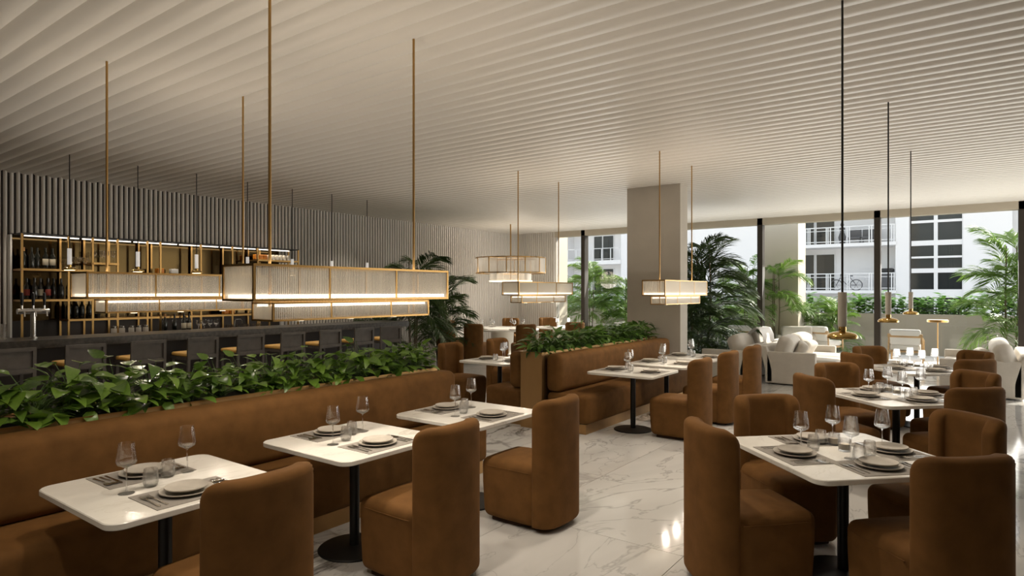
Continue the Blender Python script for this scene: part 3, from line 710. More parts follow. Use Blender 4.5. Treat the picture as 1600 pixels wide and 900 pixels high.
for i in range(7):
    bar_pendant((-9.62, 3.21 + .84 * i, 1.985), 0, 'slim white tube pendant over the bar counter, %s from the tap end' % ORD[i], 'slim pendants over the bar')
    lamp('pendant_light', 'SPOT', (-9.62, 3.21 + .84 * i, 1.975), 5, WARM, (0, 0, 0), spot_size=R(140), spot_blend=.6, shadow_soft_size=.06)

# ------------------------------------------------------------------ bar
t = thing('bar_counter', 'long dark stone bar counter with a recessed dark front', 'counter', (-9.65, 4.9, 0))
ob('countertop', slab(.75, 8.5, .005, 1.0, 1.105, .003).mesh('countertop', 'counter_stone', 0), t, (0, -.1, 0))
ob('front_panel', B().box(-.25, -4.2, 0, .08, 3.95, 1.0).mesh('front_panel', 'bar_front', 0), t)
ob('foot_rail', B().tube([(.16, -4.1, .2), (.16, 3.9, .2)], .02, 8).mesh('foot_rail', 'brass'), t)
def make_stool():
    t = thing('bar_stool', 'x', 'stool')              # faces -x
    for sy in (-1, 1):
        ob('leg', B().add([(.19, sy*.20 - .018, 0), (.23, sy*.20 - .018, 0), (.23, sy*.20 + .018, 0), (.19, sy*.20 + .018, 0), (.235, sy*.20 - .018, 1.06), (.265, sy*.20 - .018, 1.06), (.265, sy*.20 + .018, 1.06), (.235, sy*.20 + .018, 1.06)],
            [(0, 3, 2, 1), (4, 5, 6, 7), (0, 1, 5, 4), (1, 2, 6, 5), (2, 3, 7, 6), (3, 0, 4, 7)]).mesh('leg', 'dark_wood', 0), t)
        ob('leg', B().box(-.22, sy*.20 - .018, 0, -.185, sy*.20 + .018, .76).mesh('leg', 'dark_wood', 0), t)
    ob('seat_frame', B().box(-.235, -.222, .755, .22, .222, .795).mesh('seat_frame', 'dark_wood', 0), t)
    ob('seat', B().rbox(-.23, -.215, .796, .20, .215, .85, .022, 2, .012).mesh('seat', 'mustard'), t)
    ob('back_rail', B().box(.232, -.182, 1.02, .267, .182, 1.062).mesh('back_rail', 'dark_wood', 0), t)
    ob('back_rail', B().box(.222, -.182, .77, .256, .182, .82).mesh('back_rail', 'dark_wood', 0), t)
    ob('backrest', B().box(.222, -.181, .81, .236, .181, 1.025).mesh('backrest', 'dark_wood', 0), t)
    ob('footrest', B().box(-.205, -.18, .28, -.19, .18, .31).mesh('footrest', 'dark_wood', 0), t)
    ob('stretcher', B().box(.195, -.18, .36, .21, .18, .38).mesh('stretcher', 'dark_wood', 0), t)
    return t
stool = Kind(make_stool)
for i in range(10):
    stool((-8.97, 1.64 + .722 * i if i < 9 else 8.1, 0), R(-12) if i == 9 else 0, 'dark bar stool with mustard seat, %s one along the counter from the tap end' % ORD[i], 'bar stools along the counter')

# back bar: niche panel, cabinet, brass shelving
t = thing('mirror_panel', 'bronze tinted mirror panel behind the bar shelves', 'mirror', (0, 0, 0))
for k in range(5):
    a, c = 3.13 + k * .904, 3.13 + (k + 1) * .904 - .006
    ob('pane', B().box(-11.70, a, 1.0, -11.66, c, 2.56).mesh('pane', 'mirror', 0), t)
ob('edge_trim', B().box(-11.72, 3.10, 0, -11.58, 3.125, 2.56).box(-11.72, 7.655, .0, -11.58, 7.70, 2.0).mesh('edge_trim', 'candle_white', 0), t)
t = thing('back_cabinet', 'dark low back-bar cabinet under the bottle shelves', 'cabinet', (-11.25, 5.2, 0))
ob('body', B().box(-.44, -2.6, 0, .16, 2.5, .965).mesh('body', 'bar_front', 0), t)
ob('splashback', B().box(-.45, -2.06, 1.0, -.402, 2.46, 1.26).mesh('splashback', 'bar_front', 0), t)
ob('top', B().box(-.45, -2.62, .966, .19, 2.52, 1.0).mesh('top', 'counter_stone', 0), t)
for k in range(6): ob('door', B().box(.162, -2.58 + k*.85, .03, .178, -1.75 + k*.85, .95).mesh('door', 'bar_front', 0), t)
t = thing('bar_shelf_rack', 'brass open shelf rack with a lit black top above the bar', 'shelf', (0, 0, 0)); XF, XB = -11.28, -11.62
for k, yy in enumerate((3.16, 3.75, 4.08, 4.44, 4.90, 5.11, 5.81, 6.41, 6.93, 7.18, 7.84)):
    top = 2.56; ob('upright', B().box(XF - .014, yy - .014, 1.0, XF + .014, yy + .014, top).mesh('upright', 'brass', 0), t)
    if k: ob('upright', B().box(XB - .014, yy - .014, 1.0, XB + .014, yy + .014, top).mesh('upright', 'brass', 0), t)
SHELVES = [('A', 2.045, 3.15, 4.09), ('B', 2.165, 4.08, 4.45), ('C', 1.585, 3.15, 4.09), ('D', 1.275, 3.74, 7.85), ('E', 2.335, 6.92, 7.85)]
for nm, z, a, c in SHELVES:
    ob('shelf_board', B().box(XB - .01, a, z - .03, XF + .02, c, z).mesh('shelf_board', 'bronze', 0), t)
    ob('shelf_edge', B().box(XF + .0205, a, z - .03, XF + .03, c, z + .002).mesh('shelf_edge', 'brass', 0), t)
b = B()
for x_ in (XF, XB): b.box(x_ - .012, 3.15, 2.555, x_ + .012, 7.86, 2.575)
for yy in (3.16, 3.75, 4.44, 5.11, 5.81, 6.41, 7.18, 7.84): b.box(XB, yy - .01, 2.557, XF, yy + .01, 2.573)
ob('top_frame', b.mesh('top_frame', 'black_metal', 0), t)
for k in range(6):
    a = 3.2 + k * .75
    ob('light_strip', B().box(XF - .05, a, 2.525, XF - .02, a + .70, 2.54).mesh('light_strip', 'shelf_led', 0), t)
lamp('shelf_light', 'AREA', (-11.4, 5.4, 2.52), 6, (1, .84, .62), (0, 0, 0), shape='RECTANGLE', size=.1, size_y=4.4)
lamp('shelf_light', 'AREA', (-11.4, 5.7, 1.24), 3.5, WARM, (0, 0, 0), shape='RECTANGLE', size=.1, size_y=3.8)

def make_bottle(label_mat, cap_mat, h=.32):
    def f():
        t = thing('wine_bottle', 'x', 'bottle')
        ob('glass_body', B().lathe([(0, 0), (.036, 0), (.038, .006), (.038, h*.58), (.03, h*.66), (.016, h*.74), (.0145, h*.9), (0, h*.9)], 16).mesh('glass_body', 'bottle', 50), t)
        ob('cap', B().lathe([(0, h*.82), (.0165, h*.82), (.0165, h), (0, h)], 12).mesh('cap', cap_mat, 50), t)
        if label_mat: ob('paper_label', B().lathe([(.0385, h*.18), (.0388, h*.181), (.0388, h*.48), (.0385, h*.481)], 16).mesh('paper_label', label_mat, 60), t)
        return t
    return Kind(f)
bc, br, bd, bo = make_bottle('label_cream', 'bottle'), make_bottle('label_red', 'bottle'), make_bottle(None, 'bottle'), make_bottle(None, 'cork')
XS = -11.42
for k, (kind, yy, x_, nm) in enumerate([(bo, 3.22, XS, 'with an orange cap, by the first upright'), (bd, 3.30, XS + .06, 'plain, second from the upright'), (bd, 3.39, XS, 'plain and tall, in the middle of the row'), (bc, 3.48, XS + .05, 'with a cream label, middle of the row'), (bc, 3.57, XS + .05, 'with a cream label, last in the row')]):
    kind((x_, yy, 2.046), 0, 'wine bottle on the top bar shelf, ' + nm, 'wine bottles on the top shelf')
for k, (kind, yy, nm) in enumerate([(br, 3.26, 'red label, first in the row'), (bd, 3.345, 'no label, second in the row'), (bc, 3.43, 'cream label, third in the row'), (br, 3.515, 'red label, fourth in the row'), (bd, 3.60, 'no label, fifth in the row'), (bd, 3.685, 'no label, sixth in the row'), (bc, 3.80, 'pale label, last in the row')]):
    kind((XS + .04 * (k % 2), yy, 1.586), 0, 'dark wine bottle on the middle bar shelf, ' + nm, 'wine bottles on the middle shelf')
for k, (kind, yy, nm) in enumerate([(bo, 3.80, 'orange cap, by the upright'), (bd, 3.89, 'second from the upright'), (bo, 3.98, 'orange cap, third from the upright'), (bd, 4.07, 'next to the green herb')]):
    kind((XS + .03 * (k % 2), yy, 1.276), 0, 'dark bottle on the low bar shelf, ' + nm, 'bottles on the low shelf')
for k, (kind, yy, nm) in enumerate([(bo, 5.14, 'standing alone by the jars'), (bd, 5.30, 'second after the jars'), (bc, 5.46, 'cream label, third'), (bc, 5.55, 'cream label, beside the stemmed glasses')]):
    kind((-11.18, yy, 1.001), 0, 'dark bottle on the back cabinet, ' + nm, 'bottles on the back cabinet')
b = B()
for k in range(46):
    a = random.uniform(0, 2*pi); e = random.uniform(-.2, 1.3); r_ = random.uniform(.05, .13); p = Vector((cos(a)*cos(e)*r_, sin(a)*cos(e)*r_, .1 + sin(e)*r_))
    u = Vector((random.uniform(-1, 1), random.uniform(-1, 1), random.uniform(-.5, .5))).normalized() * .028; q = Vector((-u.y, u.x, random.uniform(-.02, .02))) * .5
    b.add([p - u, p - q, p + u, p + q], [(0, 1, 2, 3)])
t = thing('potted_herb', 'small bushy green herb among the bottles on the low bar shelf', 'plant', (XS, 4.20, 1.276))
ob('foliage', b.mesh('foliage', 'leaf_dark', 0), t); ob('pot', B().lathe([(0, 0), (.035, 0), (.045, .07), (0, .07)], 14).mesh('pot', 'pot_black'), t)
# stemmed glasses
bar_glass = simple('stemmed_glass', 'glass', B().lathe([(0, 0), (.034, 0), (.034, .003), (.005, .01), (.004, .09), (.03, .11), (.045, .14), (.042, .2), (.040, .2), (.043, .14), (.03, .115), (0, .1)], 14).mesh('stemmed_glass', 'glass', 60))
for k, yy in enumerate((3.82, 3.92, 4.02)): bar_glass((XS + .05, yy, 2.046), 0, 'stemmed glass on the shelf beside the tall bottles, %s' % ('near upright', 'middle', 'far upright')[k], 'stemmed glasses on the upper shelves')
for k, yy in enumerate((4.15, 4.24, 4.32, 4.40)): bar_glass((XS + .08 * (k % 2), yy, 2.166), 0, 'stemmed glass on the short raised bar shelf, %s along' % ORD[k], 'stemmed glasses on the upper shelves')
for k, yy in enumerate((4.34, 4.46, 4.60, 4.95, 5.05, 5.3)): bar_glass((XS + .06 * (k % 2), yy, 1.276), 0, 'stemmed glass on the long low bar shelf, %s along' % ORD[k], 'stemmed glasses on the low shelf')
for k, yy in enumerate((5.70, 5.80, 5.91, 6.02)): bar_glass((-11.14, yy, 1.001), 0, 'round stemmed glass on the back cabinet, %s of four' % ORD[k], 'four round glasses')
short = simple('short_glass', 'glass', B().lathe([(0, 0), (.034, 0), (.036, .09), (.033, .09), (.031, .01), (0, .01)], 14).mesh('short_glass', 'glass', 50))
for k, yy in enumerate((6.26, 6.36, 6.46, 6.58, 6.66, 6.78, 6.88)): short((-11.14, yy, 1.001), 0, 'short tumbler on the back cabinet near the tap arch, %s along' % ORD[k], 'short tumblers on the back cabinet')
def make_jar():
    t = thing('storage_jar', 'x', 'jar')
    ob('body', B().lathe([(0, 0), (.04, 0), (.042, .01), (.042, .10), (.036, .115), (0, .115)], 14).mesh('body', 'stoneware', 50), t)
    ob('lid', B().lathe([(0, .116), (.039, .116), (.039, .145), (0, .145)], 14).mesh('lid', 'steel', 50), t); return t
jar = Kind(make_jar)
for k, yy in enumerate((4.34, 4.46, 4.60, 4.71, 4.82)): jar((-11.16, yy, 1.001), 0, 'lidded jar in the row on the back cabinet, %s along' % ORD[k], 'lidded jars on the back cabinet')
box_a = simple('amber_block', 'jar', B().rbox(-.045, -.045, 0, .045, .045, .10, .012, 2).mesh('amber_block', 'amber'))
for k, (yy, z) in enumerate(((6.98, 2.336), (7.07, 2.336), (7.16, 2.336), (6.35, 1.276), (6.47, 1.276))): box_a((XS, yy, z), 0, ('amber jar on the highest end shelf, %s in the row' if z > 2 else 'amber jar on the long low shelf, %s of two') % ORD[k % 3], 'amber jars')
pale = simple('clear_jar', 'jar', B().lathe([(0, 0), (.036, 0), (.036, .09), (.026, .11), (0, .11)], 12).mesh('clear_jar', 'pendant_shade', 50))
for k in range(6): pale((XS, 7.27 + k * .085, 2.336), 0, 'pale jar on the highest end shelf, %s after the amber ones' % ORD[k], 'pale jars on the end shelf')
for k, (yy, mt) in enumerate(((5.16, 'amber'), (5.40, 'candle_white'))):
    o = tag(ob('tea_box', B().rbox(-.05, -.06, 0, .05, .06, .085, .006, 1).mesh('tea_box', mt)), '%s small box on the brass bracket among the shelves' % ('amber' if k == 0 else 'white'), 'box'); o.location = (XS, yy, 2.02)
    ob('bracket', B().box(-.06, -.1, -.02, .14, .1, -.001).mesh('bracket', 'bronze', 0), o)
# beer tap, tap arch and glass jar on the counter
t = thing('beer_tap', 'chrome tee-shaped beer tap with three black handles on the counter', 'beer tap', (-9.78, 2.86, 1.105))
ob('column', B().lathe([(0, 0), (.05, 0), (.05, .01), (.03, .02), (.03, .345), (0, .345)], 18).mesh('column', 'chrome', 50), t)
ob('crossbar', B().tube([(0, -.17, .345), (0, .17, .345)], .036, 16).mesh('crossbar', 'chrome'), t)
for k in (-1, 0, 1):
    ob('handle', B().lathe([(0, .42), (.012, .42), (.02, .50), (.016, .58), (0, .59)], 12, 0, k * .12).mesh('handle', 'pot_black', 50), t)
    ob('valve', B().cyl(0, k * .12, .375, .42, .012, 10).tube([(.02, k*.12, .345), (.09, k*.12, .335), (.1, k*.12, .28)], .011, 8).mesh('valve', 'chrome'), t)
t = tag(ob('sink_tap', B().tube([(0, -.07, 0), (0, -.07, .16), (0, -.05, .19), (0, .04, .19), (0, .07, .17), (0, .07, .08)], .009, 8).mesh('sink_tap', 'chrome')), 'thin chrome arched sink tap behind the bar', 'tap'); t.location = (-11.05, 6.4, 1.0)
t = thing('glass_jug', 'tall clear glass jug at the near end of the bar counter', 'jug', (-9.55, 2.46, 1.105))
ob('body', B().lathe([(0, 0), (.06, 0), (.065, .2), (.06, .2), (.055, .01), (0, .01)], 18).mesh('body', 'glass', 50), t)

# ------------------------------------------------------------------ palms and other plants
def frond_mesh(m, L=1.0, droop=.7, nl=44, lw=.0105, ll=.46, rise=1.0, kink=.15):
    pts = []
    for i in range(13):
        t = i / 12; pts.append(Vector((L * t * (1 - .22 * droop * t), 0, L * (rise * .42 * t - droop * .62 * t ** 2.3))))
    b = B().tube(pts, .008, 3, .002, False)
    for i in range(nl):
        t = .16 + .84 * i / (nl - 1); f = t * 12; k = min(11, int(f)); p = pts[k].lerp(pts[k+1], f - k); tg = (pts[k+1] - pts[k]).normalized()
        side = Vector((0, 1, 0)); l = ll * L * (max(.02, sin(pi * (.10 + .82 * t ** .75)))) ** .55
        for s in (-1, 1):
            d = (tg * random.uniform(.6, 1.0) + side * s * .8 + Vector((0, 0, kink + random.uniform(-.25, .2)))).normalized()
            wv = d.cross(Vector((random.uniform(-.6, .6), random.uniform(-.6, .6), 1))).normalized() * lw * L
            dn = Vector((0, 0, -1)); a = p + d * l * .3; c = p + d * l * .68 + dn * l * .10; e = p + d * l * .96 + dn * l * random.uniform(.2, .45)
            b.add([p, a - wv, a + wv, c - wv * .8, c + wv * .8, e], [(0, 1, 2), (1, 3, 4, 2), (3, 5, 4)])
    return b.mesh('frond', m, 180)
def palm(name, label, loc, h, nf, Lf, m, group, pot=None, trunks=3, spread=.12, droops=(.6, .9, 1.2), low=.25, upright=.5, rz=0, potr=.22, poth=.4, ll=.46):
    t = thing(name, label, 'plant', loc, rz, group); fr = [frond_mesh(m, 1.0, d, ll=ll) for d in droops]; st = B(); zb = 0
    if pot:
        ob('pot', B().lathe([(0, 0), (potr*.8, 0), (potr, poth), (potr*.92, poth), (potr*.9, poth - .03), (0, poth - .03)], 24).mesh('pot', pot), t); zb = poth - .04
    for i in range(nf):
        az = 2.4 * i + random.uniform(-.3, .3); q = (i + .5) / nf; zz = zb + (h - zb - .25 * Lf) * (low + (1 - low) * q) * random.uniform(.75, 1)
        tk = i % trunks; bx, by = spread * cos(tk * 2.1), spread * sin(tk * 2.1); pitch = -upright * (.1 + 1.0 * q) + random.uniform(-.15, .25)
        s = Lf * random.uniform(.75, 1.15) * (1 - .15 * q)
        ob('frond', fr[i % len(fr)], t, (bx * (1 - .2*q), by * (1 - .2*q), zz), (random.uniform(-.3, .3), pitch, az), (s, s, s))
    for k in range(trunks):
        a, r_ = k * 2.1, spread; st.tube([(r_*.6*cos(a), r_*.6*sin(a), zb), (r_*cos(a), r_*sin(a), zb + (h - zb) * .45), (r_*.8*cos(a), r_*.8*sin(a), h - .3 * Lf)], .022, 6, .010)
    ob('trunk', st.mesh('trunk', 'trunk'), t); return t
palm('potted_palm', 'tall feathery palm by the grey column, in front of the glazing', (-4.75, 13.4, 0), 2.9, 46, 1.3, 'palm', 'indoor palms', 'pot_black', 5, .18, (.7, 1.0, 1.3), .0, .8)
palm('potted_palm', 'low dense palm in front of the tall palm by the grey column', (-4.75, 12.45, 0), 1.75, 40, .95, 'palm', 'indoor palms', 'pot_black', 4, .12, (.7, 1.0, 1.3), .0, .8, potr=.2, poth=.36)
palm('potted_palm', 'bushy palm in a black pot beside the round tables and bar end', (-10.55, 11.45, 0), 1.9, 30, 1.05, 'palm', 'indoor palms', 'pot_black', 4, .1, (.6, .9, 1.2), .1, .8, potr=.2, poth=.36)
palm('potted_palm', 'tall dark palm rising above the chandelier at the bar end', (-10.1, 10.0, 0), 2.74, 26, 1.1, 'palm', 'indoor palms', 'pot_black', 3, .12, (.8, 1.1, 1.3), .25, .65, potr=.2, poth=.36)
palm('potted_palm', 'low dark palm at the end of the bar counter', (-10.4, 9.3, 0), 1.5, 22, .8, 'palm', 'indoor palms', 'pot_black', 3, .1, (.7, 1.0, 1.2), .15, .75, potr=.2, poth=.36)
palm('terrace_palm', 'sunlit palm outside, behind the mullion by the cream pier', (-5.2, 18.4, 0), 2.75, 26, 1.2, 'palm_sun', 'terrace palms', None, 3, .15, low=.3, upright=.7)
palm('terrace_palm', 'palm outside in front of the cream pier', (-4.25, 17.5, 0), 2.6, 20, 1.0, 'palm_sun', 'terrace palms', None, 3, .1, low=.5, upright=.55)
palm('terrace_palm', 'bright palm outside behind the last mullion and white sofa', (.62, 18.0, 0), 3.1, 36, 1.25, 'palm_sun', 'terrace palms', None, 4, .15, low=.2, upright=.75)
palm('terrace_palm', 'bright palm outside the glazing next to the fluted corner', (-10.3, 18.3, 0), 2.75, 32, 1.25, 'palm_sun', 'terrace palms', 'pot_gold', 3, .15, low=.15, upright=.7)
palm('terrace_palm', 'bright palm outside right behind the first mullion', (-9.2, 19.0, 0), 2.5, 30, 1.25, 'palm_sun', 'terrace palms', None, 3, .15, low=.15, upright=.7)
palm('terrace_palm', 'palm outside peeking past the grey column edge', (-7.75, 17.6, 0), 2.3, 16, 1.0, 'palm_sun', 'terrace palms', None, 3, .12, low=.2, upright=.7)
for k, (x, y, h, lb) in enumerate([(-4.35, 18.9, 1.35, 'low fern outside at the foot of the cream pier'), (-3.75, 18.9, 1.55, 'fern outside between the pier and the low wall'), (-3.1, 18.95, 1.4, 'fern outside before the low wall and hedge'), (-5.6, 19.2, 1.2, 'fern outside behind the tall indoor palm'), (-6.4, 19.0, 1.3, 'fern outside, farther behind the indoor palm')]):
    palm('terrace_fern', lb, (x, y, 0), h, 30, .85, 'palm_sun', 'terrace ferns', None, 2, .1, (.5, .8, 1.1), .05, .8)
# hedge on the low wall
tag(ob('planting_bed', B().box(-13, 20.121, 0, 6, 21.1, .95).mesh('planting_bed', 'soil', 0)), 'soil bed of the hedge behind the low beige terrace wall', 'planting bed')
b = B().box(-13, 20.0, 0, 6, 20.12, 1.10)
o = tag(ob('garden_wall', b.mesh('garden_wall', 'ext_wall', 0)), 'low beige terrace wall with a planted top, beyond the furniture', 'wall')
def hedge_make():
    t = thing('hedge_shrub', 'x', 'shrub'); b = B()
    for k in range(420):
        x_, y_, z_ = random.uniform(-.48, .48), random.uniform(-.36, .36), random.random() ** .7
        z_ = .02 + z_ * (.62 - .28 * (y_ / .4) ** 2) * (1 + .15 * sin(x_ * 9))
        a = random.uniform(0, 2*pi); l = random.uniform(.13, .25); d = Vector((cos(a), sin(a), random.uniform(-.5, .35))).normalized() * l; q = Vector((-sin(a), cos(a), random.uniform(-.3, .3))) * l * .3; p = Vector((x_, y_, z_))
        b.add([p, p + d*.45 - q, p + d, p + d*.45 + q + Vector((0, 0, .01))], [(0, 1, 2, 3)])
    ob('foliage', b.mesh('foliage', 'hedge', 0), t)['kind'] = 'stuff'
    st = B()
    for k in range(5): st.tube([(-.35 + .17*k, 0, 0), (-.33 + .17*k + random.uniform(-.05, .05), random.uniform(-.1, .1), .4)], .01, 4)
    ob('stems', st.mesh('stems', 'stem'), t); return t
hedge = Kind(hedge_make)
for k in range(20):
    hedge((-12.5 + .92 * k, 20.62, .96), random.choice([0, pi]), 'bright green shrub of the hedge on the low terrace wall, %s from the bar side' % ORD[k], 'hedge shrubs on the terrace wall', random.uniform(.92, 1.12))

# ------------------------------------------------------------------ lounge furniture
def cushion(hx, hy, hz, name, m='linen'):
    b = B()
    def fn(x, y, z):
        e = 1 - .10 * ((x/hx)**2) * ((y/hy)**2); return x * e, y * e, z * (1 - .2 * max(abs(x/hx), abs(y/hy)) ** 4)
    return b.rbox(-hx, -hy, -hz, hx, hy, hz, hz * .75, 3, 0, 4, fn).mesh(name, m, 180)
cu_back, cu_pil = cushion(.25, .48, .145, 'cushion'), cushion(.17, .25, .09, 'cushion')
def sofa(label, loc, rz, L, D, seat_d, arms=True):
    t = thing('sofa', label, 'sofa', loc, rz, 'linen sofas')              # faces +x; origin at its back, y = middle
    h = L / 2
    ob('base', B().rbox(.02, -h + .13, .03, seat_d - .02, h - .13, .30, .02, 2).mesh('base', 'linen'), t)
    n = 2
    for k in range(n):
        a = -h + .14 + (L - .28) * k / n; c = a + (L - .28) / n - .01
        ob('seat_cushion', B().rbox(.16, a, .30, seat_d, c, .47, .06, 3, .02, 3).mesh('seat_cushion', 'linen'), t)
    ob('back_frame', B().rbox(-.0, -h, .02, .15, h, .70, .03, 2, 0, 2, lambda x, y, z: (x - .12 * max(0, z - .3) / .4, y, z)).mesh('back_frame', 'linen'), t)
    for s in (-1, 1): ob('armrest', B().rbox(.02, s*h - (.0 if s < 0 else .13), .02, D, s*h + (.13 if s < 0 else 0), .60, .025, 2).mesh('armrest', 'linen'), t)
    return t
def loose(me, parent_loc, rz, items):
    for (lx, ly, lz, rx, ry, rzz, label, nm, grp) in items:
        o = tag(ob(nm, me[nm]), label, 'cushion', grp); c_, s_ = cos(rz), sin(rz)
        o.location = (parent_loc[0] + lx*c_ - ly*s_, parent_loc[1] + lx*s_ + ly*c_, lz); o.rotation_euler = (rx, ry, rz + rzz)
ME = {'back_cushion': cu_back, 'throw_pillow': cu_pil}
la = (-3.14, 13.2, 0); sofa('cream linen daybed sofa facing right, its plain arm panel towards the camera', la, 0, 2.1, .86, 1.2)
loose(ME, la, 0, [(.26, -.50, .64, 0, R(-72), .05, 'large back cushion on the daybed sofa, nearest the camera', 'back_cushion', 'back cushions on the daybed'), (.26, .48, .64, 0, R(-72), -.05, 'large back cushion on the daybed sofa, nearer the window', 'back_cushion', 'back cushions on the daybed'),
                  (.47, -.40, .60, R(8), R(-60), .2, 'small pillow leaning on the daybed, nearest the camera', 'throw_pillow', 'small pillows on the daybed'), (.50, .12, .60, 0, R(-60), -.15, 'small pillow leaning on the daybed, farther from the camera', 'throw_pillow', 'small pillows on the daybed')])
lb_ = (-3.42, 13.15, 0); sofa('cream linen sofa backing onto the daybed, with a white throw', lb_, pi, 2.3, .86, .9)
loose(ME, lb_, pi, [(.26, .55, .64, 0, R(-72), 0, 'large back cushion on the sofa with the throw, nearest the camera', 'back_cushion', 'back cushions on the throw sofa'), (.26, -.50, .64, 0, R(-72), 0, 'large back cushion on the sofa with the throw, under it', 'back_cushion', 'back cushions on the throw sofa')])
b = B(); W_ = 10; prof_ = [(-.30, .62), (-.22, .86), (-.08, .985), (.03, .97), (.10, .84), (.135, .62), (.145, .40), (.15, .15), (.155, .03)]
vs = [(x_ + .012 * sin(j * 1.9 + i) * (1 if i > 4 else .3), -.42 + .84 * j / W_ + .02 * sin(i), z_ + .008 * cos(j * 2.3)) for i, (x_, z_) in enumerate(prof_) for j in range(W_ + 1)]
fs = [(i*(W_+1)+j, i*(W_+1)+j+1, (i+1)*(W_+1)+j+1, (i+1)*(W_+1)+j) for i in range(len(prof_)-1) for j in range(W_)]
o = tag(ob('throw_blanket', b.add(vs, fs).mesh('throw_blanket', 'throw', 180)), 'white throw hanging over the sofa back between the two cream sofas', 'blanket'); o.location = (-3.45, 13.25, 0)
lr = (.62, 13.65, 0); sofa('cream linen sofa under the bright terrace palm, facing left to the room', lr, pi, 2.2, 1.1, 1.1)
loose(ME, lr, pi, [(.25, .62, .64, 0, R(-72), .05, 'large back cushion on the sofa by the last mullion, nearest the camera', 'back_cushion', 'back cushions by the last mullion'), (.25, -.40, .64, 0, R(-72), 0, 'large back cushion on the sofa by the last mullion, nearer the window', 'back_cushion', 'back cushions by the last mullion'),
                  (.50, .50, .60, 0, R(-60), .2, 'small pillow on the sofa by the last mullion', 'throw_pillow', 'small pillows')])
t = thing('floor_lamp', 'slim brass floor lamp with a flat disc head beside the glazing', 'lamp', (-.62, 15.5, 0))
ob('base', B().lathe([(0, 0), (.13, 0), (.13, .012), (0, .02)], 28).mesh('base', 'brass'), t)
ob('pole', B().cyl(0, 0, .015, 1.08, .011, 10).mesh('pole', 'brass'), t)
ob('disc_head', B().lathe([(0, 1.08), (.18, 1.08), (.185, 1.085), (.185, 1.125), (.18, 1.13), (0, 1.13)], 32).mesh('disc_head', 'brass', 40), t)
# terrace chairs
def make_lounge():
    t = thing('lounge_chair', 'x', 'chair')             # back towards -y
    for s in (-1, 1):
        ob('leg', B().tube([(s*.36, -.36, 0), (s*.33, -.33, .64)], .02, 8).mesh('leg', 'oak'), t); ob('leg', B().tube([(s*.34, .36, 0), (s*.34, .33, .50)], .02, 8).mesh('leg', 'oak'), t)
        ob('armrest', B().tube([(s*.33, -.33, .62), (s*.34, .0, .56), (s*.34, .36, .5)], .02, 8).mesh('armrest', 'oak'), t)
    ob('top_rail', B().rbox(-.36, -.40, .60, .36, -.35, .69, .015, 2).mesh('top_rail', 'oak'), t)
    ob('seat_frame', B().box(-.32, -.33, .24, .32, .34, .28).mesh('seat_frame', 'oak', 0), t)
    ob('seat_cushion', B().rbox(-.31, -.30, .281, .31, .36, .42, .04, 2, .02).mesh('seat_cushion', 'throw'), t)
    ob('back_cushion', B().rbox(-.32, -.34, .42, .32, -.20, .80, .05, 3, 0, 2, lambda x, y, z: (x, y - .10 * (z - .42) / .38, z)).mesh('back_cushion', 'throw'), t)
    return t
lounge = Kind(make_lounge)
for x, y, rz, lb in [(-1.36, 18.1, 0, 'oak and white terrace lounge chair seen from behind, right of the third mullion'), (-3.25, 18.3, -.35, 'oak and white terrace lounge chair behind the largest brass pendant'), (-5.2, 17.6, .3, 'oak and white terrace lounge chair beside the indoor palm')]:
    lounge((x, y, 0), rz, lb, 'terrace lounge chairs')
t = thing('terrace_armchair', 'grey upholstered terrace armchair below the ferns', 'chair', (-3.95, 18.0, 0), .5)
ob('seat', B().rbox(-.36, -.36, .05, .36, .4, .40, .06, 3, .02).mesh('seat', 'linen'), t); ob('backrest', B().rbox(-.38, -.46, .05, .38, -.30, .80, .06, 3).mesh('backrest', 'linen'), t)
for s in (-1, 1): ob('armrest', B().rbox(s*.43 - .06, -.42, .05, s*.43 + .06, .4, .58, .05, 3).mesh('armrest', 'linen'), t)
t = thing('terrace_table', 'long white terrace table outside, behind the farther planter', 'table', (-8.1, 18.3, 0))
ob('table_top', slab(2.2, .8, .05, .70, .74).mesh('table_top', 'throw', 0), t)
for sx in (-1, 1):
    for sy in (-1, 1): ob('leg', B().box(sx*1.0 - .03, sy*.32 - .03, 0, sx*1.0 + .03, sy*.32 + .03, .70).mesh('leg', 'throw', 0), t)

# ------------------------------------------------------------------ terrace and buildings outside
gr = struct('ground', B().box(-60, 16.42, -.2, 40, 70, -.03), 'terrace')
pc = {}
for i in range(14):
    for j in range(3):
        if 'p' not in pc: pc['p'] = B().box(-.597, -.597, -.028, .597, .597, 0).mesh('tile', 'terrace', 0)
        ob('tile', pc['p'], gr, (-11.4 + 1.2*i + .6, 17.02 + 1.2*j, 0))
struct('pier', B().box(-4.70, 17.9, 0, -3.78, 18.8, 9), 'ext_cream')
struct('wall_terrace', B().box(-12.4, 16.42, 0, -10.36, 17.0, 9), 'ext_cream')
WT = -.03
bt = thing('apartment_building', 'white apartment block opposite with two balconies and a gridded window bay', 'building', (0, 39, 0))
def part(name, b, m, parent=None, smooth=0): return ob(name, b.mesh(name, m, smooth), parent or bt)
part('wall', B().box(-14.3, 0, WT, -8.6, .4, 9.5), 'ext_white')                    # blank wall behind the palms
part('wall', B().box(-8.6, 1.6, WT, -3.3, 1.9, 9.5), 'ext_white')                  # balcony back wall
part('wall', B().box(-3.42, 0, WT, -2.80, 1.9, 9.5), 'ext_white')
part('wall', B().box(-.50, 0, WT, 1.45, .4, 9.5), 'ext_white'); part('wall', B().box(1.46, .9, WT, 9.0, 1.3, 9.5), 'ext_white')
part('wall', B().box(-8.75, 0, WT, -8.55, 1.9, 9.5), 'ext_white')
